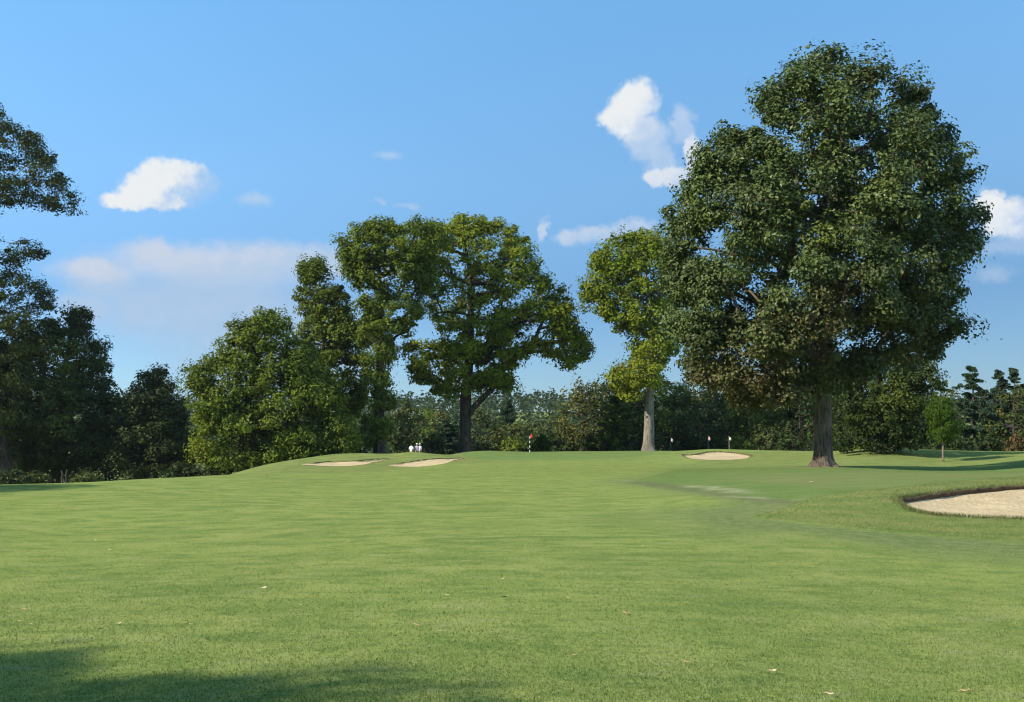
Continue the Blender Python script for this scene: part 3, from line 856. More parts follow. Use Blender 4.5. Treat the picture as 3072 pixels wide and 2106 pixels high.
def hue_field(C, d, spots, base=0.5, amt=0.10, seed=0):
    h = base + (vnoise(C / 2.2, 40 + seed) - .5) * 2 * amt
    for (hx, hy, hr, dv) in spots:
        c0 = at(hx * VS, hy * VS, d); rr = hr * VS / FPX * d
        h = h + dv * np.exp(-((C[:, 0] - c0[0]) ** 2 + (C[:, 2] - c0[2]) ** 2) / (rr * rr))
    return np.clip(h, 0, 1)


def make_tree(name, label, cat, base_px, d, poly, trunk, nclump, rc, nper, leaf, mat, bark=BARK, holes=(), spots=(), base_hue=.55, gap=.33,
              tipr=.02, seed=0, group=None, limbs=6, aspect=.62, flat=.75, upb=.5, rnd=.8, roots=None, flare=1.0, extra=(), depth=.85, hueamt=.1,
              droop=0.0, pathw=.35, limbscale=1.0, extra_trunk=None, zbase=None, ragged=1.0, pull=.12, tsides=20, ridges=.08, gscale=2.4, twig_tips=0):
    """trunk: list of (px,py,width_px) in view pixels from the base upwards"""
    bx = at(base_px * VS, 1000, d)[0]
    bz = gz(bx, d) if zbase is None else zbase
    T = [np.array([bx, d, bz - .15])]; TR = [trunk[0][2] * VS / FPX * d / 2]
    for (px, py, wpx) in trunk:
        q = np.array(at(px * VS, py * VS, d))
        if q[2] > T[-1][2] + .2: T.append(q); TR.append(wpx * VS / FPX * d / 2)
    T = np.array(T); org = np.array([bx, d, bz])
    C = crown_points(poly, d, nclump, rc, depth, holes, gap=gap, gseed=seed, gscale=gscale, ragged=ragged, pull=pull)
    root = empty(name, org, label, cat, group)
    V, F = trunk_mesh(T - org, TR, tsides, flare, ridges, seed, roots)
    np_obj('trunk', V, F, bark, root, smooth=True)
    # scaffold nodes start at the height where limbs leave
    zc = max(C[:, 2].min() - 1.0, bz + (T[-1][2] - bz) * .3)
    Ls = np.concatenate([[0], np.cumsum(np.linalg.norm(np.diff(T, axis=0), axis=1))])
    ss = np.linspace(0, Ls[-1], max(6, int(Ls[-1] / .8)))
    TN = np.stack([np.interp(ss, Ls, T[:, k]) for k in range(3)], -1); TNr = np.interp(ss, Ls, TR)
    TN = TN[TN[:, 2] > zc] if (TN[:, 2] > zc).sum() > 2 else TN[-3:]
    Pn, par, rad, nt = grow(TN, C, tip=tipr, pathw=pathw)
    rad = np.minimum(rad * limbscale, np.interp(Pn[:, 2], T[:, 2], TR).max() * .62)
    # which main limb each node belongs to
    own = np.full(len(Pn), -1)
    for i in range(nt, len(Pn)): own[i] = i if par[i] < nt else own[par[i]]
    heads = [i for i in range(nt, len(Pn)) if par[i] < nt]
    heads.sort(key=lambda i: -rad[i]); main = heads[:limbs]
    segs = {m: [] for m in main}; rest = []
    for i in range(nt, len(Pn)):
        r1 = rad[i]; r0 = min(rad[par[i]], r1 * 1.25) if par[i] >= nt else min(r1 * 1.3, .9 * TR[0])
        (segs[own[i]] if own[i] in segs else rest).append((Pn[par[i]] - org, Pn[i] - org, r0, r1))
    for m in main:
        V, F = tube_mesh(segs[m], 5)
        if len(V): np_obj('limb', V, F, bark, root, smooth=True)
    if rest:
        V, F = tube_mesh(rest, 4)
        o = np_obj('twigs', V, F, bark, root, smooth=True); o['kind'] = 'stuff'
    for ex in extra:     # a further shaped stem given in view pixels, e.g. a low fork
        q = [np.array(at(a * VS, b * VS, d)) + np.array([0, e, 0]) for a, b, e, _ in ex]; rr = [x_[3] * VS / FPX * d / 2 for x_ in ex]
        sg = [(q[i] - org, q[i + 1] - org, rr[i], rr[i + 1]) for i in range(len(q) - 1)]
        V, F = tube_mesh(sg, 10); np_obj('limb', V, F, bark, root, smooth=True)
    Rr = rc * np.clip(rng.lognormal(-.18, .38, len(C)), .35, 1.7)
    tint = np.clip(.5 + (vnoise(C / 1.6, 50 + seed) - .5) * 1.1, 0, 1)
    hue = hue_field(C, d, spots, base_hue, hueamt, seed)
    leaf_cloud('crown', C - org, Rr, nper, leaf, aspect, mat, root, tint, hue, flat=flat, upb=upb, rnd=rnd, droop=droop)
    return root


OAK = [(1600, 895), (1560, 870), (1530, 830), (1545, 790), (1500, 745), (1490, 700), (1520, 660), (1480, 620), (1500, 570), (1515, 530), (1483, 490), (1505, 440), (1497, 425),
       (1540, 400), (1570, 370), (1548, 345), (1575, 310), (1590, 265), (1625, 262), (1680, 268), (1690, 210), (1720, 195), (1727, 155), (1765, 150),
       (1800, 135), (1850, 122), (1893, 116), (1940, 132), (1975, 138), (2010, 158), (2045, 178), (2060, 210), (2110, 225), (2150, 255), (2165, 300),
       (2175, 340), (2200, 380), (2215, 420), (2205, 460), (2228, 490), (2225, 535), (2195, 560), (2215, 600), (2232, 640), (2220, 668), (2180, 672),
       (2165, 690), (2195, 740), (2190, 772), (2150, 778), (2120, 795), (2100, 830), (2060, 870), (1990, 870), (1950, 885), (1900, 905), (1850, 900),
       (1800, 915), (1780, 935), (1700, 930), (1650, 915)]
OAK = [(1862 + (a - 1862) * (.97 if a > 1862 else 1.03), b + (9 if b < 320 else 4 if b < 700 else 0)) for a, b in OAK]
make_tree('oak_tree', 'huge round-crowned dark green oak standing alone, brown leaves low in its crown', 'tree', 1868, 61, OAK,
          [(1868, 1055, 41), (1868, 1000, 40), (1866, 940, 39), (1864, 880, 38), (1862, 830, 35), (1858, 760, 30), (1856, 700, 25), (1862, 600, 19), (1870, 480, 13), (1880, 360, 8), (1890, 250, 5)],
          1330, 1.10, 150, .23, LM['oak'], BARK_OAK,
          holes=[(1895, 385, 38), (1905, 345, 22), (1960, 375, 25), (1850, 395, 18), (1862, 640, 26), (1980, 660, 20), (2010, 460, 22), (1710, 500, 20), (1760, 405, 18),
                 (2090, 560, 22), (2140, 620, 18), (1700, 620, 14), (1900, 700, 16), (2060, 640, 20), (1820, 470, 14)],
          spots=[(1790, 560, 60, .22), (1690, 880, 90, -.17), (1620, 830, 50, -.08), (1640, 700, 40, .05), (1745, 740, 18, -.45), (1860, 690, 18, -.4), (1800, 800, 120, -.12), (1950, 780, 120, -.10), (1780, 350, 300, .03)],
          base_hue=.52, gap=.27, tipr=.030, seed=1, ragged=.8, limbs=10, pull=.21, roots=[(math.pi * 1.03, 1.3, .26), (-.5, .9, .28), (-1.6, .7, .3), (.3, .8, .3), (4.1, .6, .25)], flare=.45, depth=.80, limbscale=1.0, tsides=48, ridges=.05)

CEN = [(1000, 780), (950, 772), (905, 795), (908, 830), (945, 872), (1000, 862), (985, 890), (1010, 912), (1060, 905), (1110, 890), (1180, 902), (1192, 870), (1155, 850), (1200, 812),
       (1260, 822), (1300, 852), (1345, 832), (1360, 800), (1345, 760), (1310, 740), (1305, 690), (1275, 640), (1250, 640), (1235, 610), (1215, 580), (1205, 540),
       (1175, 528), (1160, 500), (1110, 500), (1075, 493), (1043, 481), (1020, 508), (985, 510), (950, 505), (930, 560), (935, 640), (955, 700), (985, 745)]
make_tree('shade_tree', 'broad bright green tree behind the green, forked trunk in front of the sky gap', 'tree', 1056, 130, CEN,
          [(1056, 1022, 25), (1056, 960, 25), (1057, 900, 25), (1062, 850, 22), (1066, 790, 18), (1068, 730, 15), (1068, 660, 11), (1062, 590, 7), (1050, 530, 4)],
          720, 1.4, 100, .37, LM['lime'], BARK_DARK,
          holes=[(1050, 575, 14), (1080, 580, 10), (1120, 600, 10), (1000, 690, 14), (1210, 750, 26), (1250, 770, 18), (1100, 740, 10), (1010, 760, 14), (980, 830, 20), (1000, 655, 10),(1240,735,14)],
          spots=[(1240, 780, 45, .30), (1100, 560, 120, .10), (920, 820, 40, .2), (1010, 700, 30, -.2), (1200, 840, 60, .1)], base_hue=.66, gap=.38, tipr=.055, ragged=.6, seed=2, limbs=8,
          extra=[[(1066, 940, -.3, 15), (1075, 925, -.3, 14), (1095, 905, -.5, 13), (1120, 880, -.8, 11), (1140, 850, -1, 9), (1165, 800, -1, 6)]], depth=.75, pathw=.25)

TC = [(752, 520), (758, 548), (746, 575), (775, 600), (790, 640), (800, 670), (838, 720), (800, 745), (808, 790), (815, 850), (830, 905), (862, 930), (885, 905), (888, 850), (902, 800), (930, 768), (945, 730),
      (975, 690), (985, 640), (990, 580), (1030, 540), (1010, 508), (960, 500), (920, 499), (870, 502), (825, 496), (800, 512), (790, 528), (765, 518)]
make_tree('shade_tree', 'tall tree with a bare dark trunk left of the three people, widest at its top', 'tree', 860, 119, TC,
          [(860, 1030, 25), (860, 980, 23), (862, 900, 20), (862, 830, 17), (862, 770, 14), (864, 700, 12), (862, 640, 9), (858, 570, 5), (855, 530, 3)],
          430, 1.25, 110, .33, LM['maple'], BARK_DARK, holes=[(880, 690, 12), (830, 660, 12), (900, 770, 18), (840, 800, 14), (860, 600, 12), (900, 560, 12), (920, 720, 14), (880, 830, 14)],
          spots=[(900, 540, 80, .1)], base_hue=.54, gap=.42, tipr=.05, ragged=.6, seed=3, limbs=7, depth=.75)
IVY = [(806, 985), (822, 945), (812, 915), (840, 895), (870, 880), (905, 905), (900, 940), (912, 970), (890, 1005), (850, 1015), (815, 1008)]
make_tree('trunk_shoots', 'leafy skirt of shoots round the foot of the tall bare-trunked tree', 'shrub', 857, 117.5, IVY,
          [(857, 1025, 6), (857, 980, 5), (857, 940, 4)], 60, .9, 110, .28, LM['maple'], BARK_DARK, base_hue=.55, seed=4, limbs=2, gap=.2)

TB = [(672, 600), (700, 588), (745, 595), (755, 620), (782, 645), (812, 700), (835, 760), (850, 810), (840, 880), (815, 940), (740, 940), (690, 900), (655, 820), (670, 760), (688, 720), (658, 680), (664, 640)]
make_tree('shade_tree', 'dark green tree with a narrow crown between the tall bare-trunked and the low sloping tree', 'tree', 745, 125, TB,
          [(745, 1045, 18), (745, 960, 16), (742, 860, 13), (735, 760, 9), (722, 680, 6), (712, 630, 3)],
          370, 1.3, 110, .33, LM['maple'], BARK_DARK, holes=[(735, 640, 8), (760, 700, 9), (700, 720, 8)], base_hue=.52, gap=.34, tipr=.045, seed=5, limbs=6)
TA = [(412, 850), (440, 810), (480, 790), (510, 760), (515, 740), (545, 715), (572, 700), (600, 692), (625, 683), (650, 700), (668, 730), (690, 770), (735, 830), (795, 890), (815, 960),
      (810, 1035), (740, 1045), (700, 1052), (600, 1062), (545, 1072), (490, 1072), (455, 1045), (430, 1005), (442, 970), (413, 930), (425, 900)]
make_tree('maple_tree', 'broad green tree sloping down to the ground, yellow-green leaves at its left foot', 'tree', 545, 112, TA,
          [(545, 1070, 13), (548, 1000, 12), (560, 920, 10), (580, 840, 8), (600, 770, 5), (610, 720, 3)],
          620, 1.35, 110, .32, LM['maple'], BARK_DARK, holes=[(520, 860, 8), (560, 940, 7)], spots=[(440, 950, 40, .35), (450, 1020, 45, .4), (640, 900, 60, -.06), (600, 800, 150, .06)],
          base_hue=.53, gap=.27, tipr=.03, seed=6, limbs=6, depth=.5)
T4 = [(275, 890), (290, 860), (318, 850), (328, 832), (366, 828), (364, 860), (395, 865), (406, 890), (412, 920), (425, 960), (440, 1040), (445, 1085), (300, 1095), (262, 1060), (255, 1000), (270, 940)]
make_tree('woodland_tree', 'dark bushy tree with a pointed top between the two left groups', 'tree', 350, 128, T4,
          [(350, 1085, 12), (350, 1000, 11), (350, 930, 8), (348, 860, 4)], 300, 1.4, 95, .36, LM['mute'], BARK_DARK, base_hue=.5, gap=.26, tipr=.03, seed=7, limbs=4)
T3 = [(118, 715), (145, 690), (182, 684), (190, 712), (210, 712), (188, 745), (215, 750), (246, 745), (232, 775), (246, 800), (238, 840), (270, 868), (276, 900), (284, 960), (278, 1030), (255, 1062),
      (180, 1068), (100, 1066), (40, 1055), (-40, 1050), (-80, 950), (-60, 830), (20, 760)]
make_tree('dark_tree', 'almost black dense tree with upswept tufted branch tips near the left edge', 'tree', 125, 130, T3,
          [(125, 1098, 22), (126, 1040, 20), (130, 960, 17), (140, 880, 12), (152, 800, 8), (165, 730, 4)], 720, 1.4, 115, .37, LM['dark'], BARK_DARK,
          spots=[(170, 830, 60, .25), (190, 960, 25, .3), (130, 1000, 30, .2)], base_hue=.55, gap=.25, tipr=.025, seed=8, limbs=6)
T2 = [(-230, 420), (-210, 300), (-150, 230), (-60, 215), (10, 236), (42, 262), (85, 272), (92, 312), (122, 338), (108, 358), (165, 385), (178, 430), (166, 488), (130, 482), (90, 468), (70, 498), (40, 480), (0, 466),
      (-40, 480), (0, 515), (25, 540), (112, 543), (118, 576), (62, 590), (98, 612), (100, 650), (122, 690), (112, 745), (95, 800), (72, 870), (62, 940), (50, 1020), (20, 1060), (-120, 1070), (-210, 980), (-230, 700)]
make_tree('locust_tree', 'fine-leaved tree reaching into the frame from the left edge', 'tree', 14, 122, T2,
          [(10, 1100, 36), (6, 1040, 33), (-12, 960, 30), (-50, 860, 28), (-75, 740, 22), (-90, 600, 15), (-95, 460, 9), (-95, 340, 5)], 900, 1.5, 105, .34, LM['dusk'], BARK_DARK,
          holes=[(30, 395, 12), (20, 560, 10), (60, 630, 12), (30, 660, 10)], spots=[(100, 420, 50, .18), (40, 300, 50, .1), (30, 850, 80, .1)], base_hue=.58, gap=.40, tipr=.022, seed=9, limbs=8, aspect=.5, flat=.6, rnd=.9, depth=.6, droop=.15, gscale=1.8)
TE = [(1312, 655), (1324, 640), (1333, 610), (1348, 570), (1380, 550), (1393, 530), (1440, 523), (1492, 528), (1530, 548), (1560, 600), (1560, 700), (1545, 760), (1510, 860), (1500, 892), (1465, 888),
      (1440, 912), (1395, 905), (1380, 880), (1386, 842), (1420, 812), (1440, 782), (1418, 762), (1380, 748), (1366, 722), (1350, 702), (1320, 702)]
make_tree('shade_tree', 'light green tree with a pale straight trunk beside the huge oak, yellow leaves low down', 'tree', 1472, 125, TE,
          [(1472, 1021, 25), (1473, 960, 22), (1474, 890, 20), (1476, 820, 16), (1478, 740, 12), (1470, 660, 9), (1462, 600, 5), (1458, 560, 3)],
          430, 1.35, 105, .37, LM['lime'], BARK_PALE, holes=[(1370, 780, 22), (1430, 640, 10), (1400, 700, 10), (1450, 700, 12), (1410, 800, 12), (1480, 640, 12), (1500, 730, 10)],
          spots=[(1430, 850, 60, .32), (1480, 740, 30, .15), (1470, 600, 50, -.18), (1480, 545, 40, .3)], base_hue=.60, gap=.38, tipr=.05, ragged=.6, seed=10, limbs=7)
make_tree('woodland_tree', 'dark tree right behind the huge oak, its edge showing right of the oak trunk', 'tree', 1990, 92,
          [(1890, 880), (1950, 800), (2000, 790), (2080, 790), (2118, 775), (2120, 830), (2127, 880), (2112, 930), (2122, 980), (2108, 1020), (2050, 1042), (1980, 1040), (1900, 1040), (1880, 950)],
          [(1990, 1040, 18), (1990, 980, 16), (1992, 900, 12), (1995, 830, 6)], 330, 1.15, 100, .26, LM['dark'], BARK_DARK, spots=[(2010, 910, 40, .35)], base_hue=.55, gap=.22, tipr=.03, seed=11, limbs=4)

# ------------------------------------------------------------------ background wood, tree by tree
def blob(cx, top, wv, bottom, pointy=.5, sd=0):
    r_ = np.random.default_rng(sd + 300); out = []
    for k in range(22):
        a = k / 22 * 2 * math.pi; ux = math.sin(a); uy = math.cos(a)
        yy = (bottom + top) / 2 - uy * (bottom - top) / 2
        f = 1.0 if uy < 0 else (1 - pointy * uy ** 2 * .6)
        out.append((cx + ux * wv / 2 * f * r_.uniform(.88, 1.1), yy + r_.uniform(-.03, .03) * (bottom - top)))
    return out


WOOD = 'trees of the wood behind the putting green'
def wood_tree(label, cx, top, wv, bottom, d, mat, hue=.5, seed=0, dens=1.0, bark=BARK_DARK, name='woodland_tree', group=WOOD, pointy=.5, lean=0, spots=(), gap=.2, rcs=1.0):
    sc = VS / FPX * d
    area = wv * (bottom - top) * .78 * sc * sc
    rc = (wv * sc * .15 + .45) * rcs
    n = int(min(230, max(26, area / (rc * rc) * 2.1 * dens)))
    leaf = 3.5 * d / 1024
    nper = int(max(24, min(80, 4.2 * rc * rc / (leaf * leaf))))
    gz_ = gz(at(cx * VS, 1000, d)[0], d)
    return make_tree(name, label, 'tree' if 'shrub' not in name else 'shrub', cx + lean, d, blob(cx, top, wv * 1.22, bottom, pointy, seed), [(cx + lean, bottom - (bottom - top) * .1, wv * .04 + 2.5), (cx + lean * .4, (top + bottom) / 2, wv * .02 + 2), (cx, top + (bottom - top) * .25, 1)],
                     n, rc, nper, leaf, LM[mat], bark, base_hue=hue, gap=gap, tipr=.05, seed=seed, limbs=2, group=group, tsides=10, hueamt=.14, spots=spots, ragged=.35)


def conifer(label, cx, top, wv, bottom, d, seed=0, mat='pine', hue=.5, group=None, name='pine_tree', tiers=14, leafk=1.0, full=.5):
    sc = VS / FPX * d
    bx, _, zt = at(cx * VS, top * VS, d); zb = gz(bx, d); Ht = zt - zb; zlow = at(cx * VS, bottom * VS, d)[2] - zb
    r_ = np.random.default_rng(900 + seed)
    root = empty(name, (bx, d, zb), label, 'tree', group)
    V, F = trunk_mesh([(0, 0, -.2), (0, 0, Ht * .5), (0, 0, Ht * .98)], [Ht * .022, Ht * .013, .03], 10, .3, .04, seed)
    np_obj('trunk', V, F, BARK_DARK, root, smooth=True)
    C = []; Rr = []; segs = []
    Rmax = wv * sc / 2
    for t_ in range(tiers):
        f = (t_ + .5 * r_.uniform()) / tiers; z = zlow + (Ht - zlow) * f
        prof = Rmax * (1 - f) ** .72 * r_.uniform(.8, 1.12) + .12
        nb = max(5, int(11 * (1 - f) + 4))
        for b_ in range(nb):
            a = r_.uniform(0, 2 * math.pi); L = prof * r_.uniform(.7, 1.08)
            tip = np.array([math.cos(a) * L, math.sin(a) * L, z + L * (.10 + .25 * f) + r_.normal() * .15]); z0 = np.array([0, 0, z])
            segs.append((z0, tip, .06 * Ht / 14, .02))
            nc = max(2, int(L / (.55 * leafk + .2)))
            for j in range(nc):
                g = (j + 1) / nc
                if g < .25 and L > 2: continue
                C.append(z0 * (1 - g) + tip * g + np.array([0, 0, -.2 * L * math.sin(math.pi * g) * .5]) + r_.normal(size=3) * .12); Rr.append((.30 + .42 * (1 - g * .5)) * (.6 + Rmax * .12) * (1 - .3 * f))
    V, F = tube_mesh(segs, 4); np_obj('branch_whorls', V, F, BARK_DARK, root, smooth=True)['kind'] = 'stuff'
    C = np.array(C); Rr = np.array(Rr); leaf = 2.9 * d / 1024 * leafk
    nper = int(max(14, min(60, 26000 * full / len(C))))
    leaf_cloud('crown', C, Rr, nper, leaf, .38, LM[mat], root, np.clip(.5 + r_.normal(size=len(C)) * .2, 0, 1), np.clip(hue + r_.normal(size=len(C)) * .05, 0, 1), flat=.42, upb=.6, rnd=.8)
    return root


# right of the huge oak
wood_tree('tan tinged round-topped tree behind the staked sapling', 2142, 838, 62, 1025, 135, 'mute', .62, 20)
conifer('tall blue-green pine just right of the young sapling', 2206, 830, 125, 1030, 120, 1, full=.75)
conifer('slim pine with a narrow tip, left one of the pair near the right edge', 2268, 838, 76, 1000, 140, 2)
conifer('slim pine with a narrow tip, right one of the pair near the right edge', 2301, 832, 72, 1000, 140, 3)
wood_tree('olive and yellow tree at the right edge below the pair of slim pines', 2300, 872, 105, 1028, 118, 'mute', .62, 21, spots=[(2265, 930, 22, .3)])
wood_tree('green tree filling the gap between pine and right edge tree', 2345, 860, 80, 1030, 128, 'mute', .55, 22)
wood_tree('reddish bare-looking shrub at the foot of the right edge trees', 2312, 985, 48, 1032, 112, 'mute', .18, 23, name='shrub', group='shrubs at the foot of the trees')
wood_tree('low dark shrub right of the sapling foot', 2160, 985, 60, 1032, 114, 'dark', .5, 24, name='shrub', group='shrubs at the foot of the trees')
wood_tree('low dark shrub under the slim pines', 2245, 985, 70, 1032, 116, 'dark', .52, 25, name='shrub', group='shrubs at the foot of the trees')
# behind the oak, left of its trunk
wood_tree('dark green tree just right of the pale straight trunk', 1530, 860, 110, 1030, 142, 'maple', .5, 26)
wood_tree('dull green tree behind the leftmost pink flag', 1585, 890, 95, 1030, 136, 'mute', .52, 27, gap=.3)
wood_tree('rounded dark tree behind the middle practice flag', 1640, 870, 110, 1030, 145, 'dark', .6, 28)
wood_tree('mid green tree above the right greenside bunker', 1695, 880, 105, 1035, 138, 'maple', .55, 29, spots=[(1700, 980, 25, .3)])
wood_tree('green tree left of the oak trunk, over the low mound', 1755, 860, 110, 1035, 134, 'maple', .53, 30)
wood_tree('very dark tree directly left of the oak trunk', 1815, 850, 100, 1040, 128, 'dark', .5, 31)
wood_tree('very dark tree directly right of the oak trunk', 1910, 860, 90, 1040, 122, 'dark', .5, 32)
wood_tree('dark undergrowth tree between oak trunk and yellow-tipped branch', 1950, 930, 80, 1040, 110, 'maple', .5, 33)
wood_tree('dark tree behind the brown-topped mound', 2060, 930, 100, 1040, 125, 'dark', .5, 34)
wood_tree('small yellowish shrub between bunker and oak trunk', 1742, 960, 55, 1030, 124, 'mute', .56, 35, name='shrub', group='shrubs at the foot of the trees')
# second rank of taller dark trees closing the wood behind
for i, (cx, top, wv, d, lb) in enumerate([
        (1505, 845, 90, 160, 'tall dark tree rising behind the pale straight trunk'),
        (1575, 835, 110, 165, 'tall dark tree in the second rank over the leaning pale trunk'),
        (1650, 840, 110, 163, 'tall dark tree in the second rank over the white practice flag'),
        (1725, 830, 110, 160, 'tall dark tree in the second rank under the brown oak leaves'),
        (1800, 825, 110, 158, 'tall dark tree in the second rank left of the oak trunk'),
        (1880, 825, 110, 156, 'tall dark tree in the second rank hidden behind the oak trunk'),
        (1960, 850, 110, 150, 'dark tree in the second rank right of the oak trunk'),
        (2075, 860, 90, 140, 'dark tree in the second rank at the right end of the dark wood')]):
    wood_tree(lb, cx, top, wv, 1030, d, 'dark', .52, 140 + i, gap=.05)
# gap between centre trees
conifer('dark pine with drooping sprays left of the pale straight trunk', 1402, 880, 120, 1028, 142, 4, 'maple', .5, full=.8)
wood_tree('yellow-olive tree at the right end of the sky gap', 1322, 858, 100, 1030, 150, 'mute', .70, 36, spots=[(1290, 960, 30, .2)])
wood_tree('dark green tree behind the drooping pine', 1375, 845, 80, 1020, 158, 'mute', .6, 37)
wood_tree('dark tree behind the yellow-leaved lower branches of the pale-trunked tree', 1450, 870, 90, 1028, 150, 'dark', .55, 38)
wood_tree('light green young bush right of the red flag', 1233, 985, 32, 1030, 140, 'sap', .6, 39, name='shrub', group='shrubs at the foot of the trees')
spec = [(925, 905, 62, 175, 'mute', .52, 'grey-green tree right behind the leafy trunk skirt'),
        (960, 925, 60, 190, 'maple', .55, 'green tree above the three people'),
        (1003, 918, 72, 200, 'mute', .66, 'olive tree left of the forked trunk'),
        (1040, 935, 55, 180, 'pine', .5, 'dark tree hard left of the forked trunk'),
        (1090, 925, 66, 210, 'mute', .55, 'grey-green tree hard right of the forked trunk'),
        (1128, 955, 60, 180, 'mute', .60, 'low olive tree between forked trunk and the red flag'),
        (1205, 935, 80, 215, 'mute', .58, 'wide round tree behind the red flag'),
        (1170, 955, 55, 185, 'mute', .70, 'small yellowish tree just left of the red flag'),
        (1262, 940, 75, 205, 'mute', .55, 'muted tree right of the red flag'),
        (1240, 965, 55, 180, 'mute', .50, 'grey-leaved tree above the light green bush'),
        (900, 940, 60, 170, 'dark', .5, 'dark tree left behind the people'),
        (1290, 955, 50, 172, 'mute', .66, 'low golden tree beneath the right end of the sky gap')]
for i, (cx, top, wv, d, mt, hu, lb) in enumerate(spec):
    wood_tree(lb, cx, top, wv, 1030, d, mt, hu, 50 + i, dens=.9)
conifer('dark spiky conifer rising right of the forked trunk', 1152, 905, 55, 1010, 205, 5, full=.35)
conifer('low dark conifer left of the forked trunk foot', 1010, 955, 70, 1030, 160, 6, full=.4)
# under-storey along the back of the green
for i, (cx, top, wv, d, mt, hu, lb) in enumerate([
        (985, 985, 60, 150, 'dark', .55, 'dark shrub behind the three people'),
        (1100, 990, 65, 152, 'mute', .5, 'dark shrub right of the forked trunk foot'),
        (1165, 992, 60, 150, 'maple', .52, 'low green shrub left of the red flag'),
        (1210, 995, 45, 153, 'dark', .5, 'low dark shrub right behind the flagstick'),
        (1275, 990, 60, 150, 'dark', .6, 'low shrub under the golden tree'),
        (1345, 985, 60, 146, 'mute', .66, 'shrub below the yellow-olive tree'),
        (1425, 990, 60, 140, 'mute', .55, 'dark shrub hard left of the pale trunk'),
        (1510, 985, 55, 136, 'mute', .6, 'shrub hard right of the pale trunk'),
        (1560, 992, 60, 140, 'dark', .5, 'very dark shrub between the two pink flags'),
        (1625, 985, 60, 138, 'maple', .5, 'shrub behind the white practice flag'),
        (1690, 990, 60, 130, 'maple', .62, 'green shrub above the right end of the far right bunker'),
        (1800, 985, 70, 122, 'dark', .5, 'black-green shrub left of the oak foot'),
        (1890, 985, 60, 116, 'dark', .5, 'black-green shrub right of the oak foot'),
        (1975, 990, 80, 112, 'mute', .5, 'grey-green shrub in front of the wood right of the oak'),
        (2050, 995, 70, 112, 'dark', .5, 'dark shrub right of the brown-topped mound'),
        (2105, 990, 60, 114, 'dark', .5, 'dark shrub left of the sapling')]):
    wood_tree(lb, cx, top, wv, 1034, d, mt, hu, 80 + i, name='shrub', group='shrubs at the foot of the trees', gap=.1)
# left side
LG = 'bushes beyond the left crest of the fairway'
for i, (cx, top, wv, bot, d, mt, hu, lb) in enumerate([
        (30, 1068, 70, 1105, 96, 'dark', .5, 'low leafy bush beside the leftmost trunk'),
        (78, 1076, 50, 1103, 98, 'mute', .60, 'slightly brighter low bush between the two leftmost trunks'),
        (200, 1075, 50, 1100, 104, 'mute', .52, 'small green bush under the right side of the dark tree'),
        (410, 1055, 80, 1095, 116, 'dark', .5, 'dark bush under the bushy tree'),
        (460, 1055, 80, 1090, 118, 'dark', .5, 'dark bush left of the sloping tree foot'),
        (500, 1030, 60, 1085, 112, 'dark', .5, 'dark bush under the sloping tree'),
        (600, 1010, 100, 1075, 116, 'dark', .5, 'shaded bush right of the sloping tree stem'),
        (690, 1000, 100, 1065, 118, 'dark', .55, 'shaded bush behind the left mound of the green'),
        (775, 1000, 80, 1055, 120, 'dark', .5, 'shaded bush left of the leafy trunk skirt'),
        (25, 830, 190, 1098, 142, 'dark', .5, 'dark tree filling the gap behind the two leftmost trunks'),
        (120, 900, 170, 1098, 145, 'dark', .5, 'dark tree behind the dark tufted tree'),
        (240, 930, 110, 1095, 140, 'dark', .55, 'dark tree in the gap right of the tufted tree'),
        (420, 950, 90, 1090, 140, 'dark', .5, 'dark tree left behind the sloping tree'),
        (640, 850, 190, 1060, 125, 'dark', .5, 'dark tree hidden behind the sloping green tree')]):
    wood_tree(lb, cx, top, wv, bot, d, mt, hu, 110 + i, name='bush' if bot - top < 90 else 'woodland_tree', group=LG if bot - top < 90 else 'dark trees behind the left groups', gap=.1)
for o in [o for o in COL.objects if o.name.startswith('bush')]: o['category'] = 'bush'

# a dead-looking leaning pale stem, and grey stems at the left
def stem(name, label, pts, d, wpx, mt=None):
    q = [np.array(at(a * VS, b * VS, d)) for a, b in pts]; org = q[0].copy(); org[2] = gz(org[0], d)
    q[0] = org + [0, 0, -.1]
    root_sg = [(q[i] - org, q[i + 1] - org, wpx * VS / FPX * d / 2 * (1 - .5 * i / len(q)), wpx * VS / FPX * d / 2 * (1 - .5 * (i + 1) / len(q))) for i in range(len(q) - 1)]
    V, F = tube_mesh(root_sg, 8)
    o = np_obj(name, V, F, mt or BARK_PALE, smooth=True); o.location = org
    return tag(o, label, 'tree trunk')
stem('leaning_trunk', 'pale bare trunk leaning left in the dark wood behind the practice flags', [(1612, 1025), (1611, 995), (1604, 965), (1596, 945), (1585, 930)], 137, 3)
stem('grey_trunk', 'short grey bare trunk right of the dark tufted tree, left of a pair', [(142, 1098), (142, 1075), (140, 1068)], 116, 5, BARK_DARK)
stem('grey_trunk', 'short grey bare trunk right of the dark tufted tree, right of a pair', [(151, 1098), (151, 1072), (153, 1066)], 117, 5, BARK_DARK)

# sapling with a stake-straight stem
make_tree('young_tree', 'slim young tree with bright green leaves on a thin straight stem', 'tree', 2140, 86,
          [(2096, 930), (2108, 912), (2125, 890), (2150, 892), (2165, 920), (2178, 950), (2178, 985), (2165, 1003), (2140, 1000), (2115, 1005), (2105, 985), (2108, 960), (2092, 940)],
          [(2140, 1046, 5), (2140, 1000, 4), (2138, 950, 3), (2137, 905, 1.5)], 150, .48, 70, .19, LM['sap'], BARK, base_hue=.55, gap=.2, tipr=.008, seed=13, limbs=4, tsides=10, flare=.1, aspect=.4)

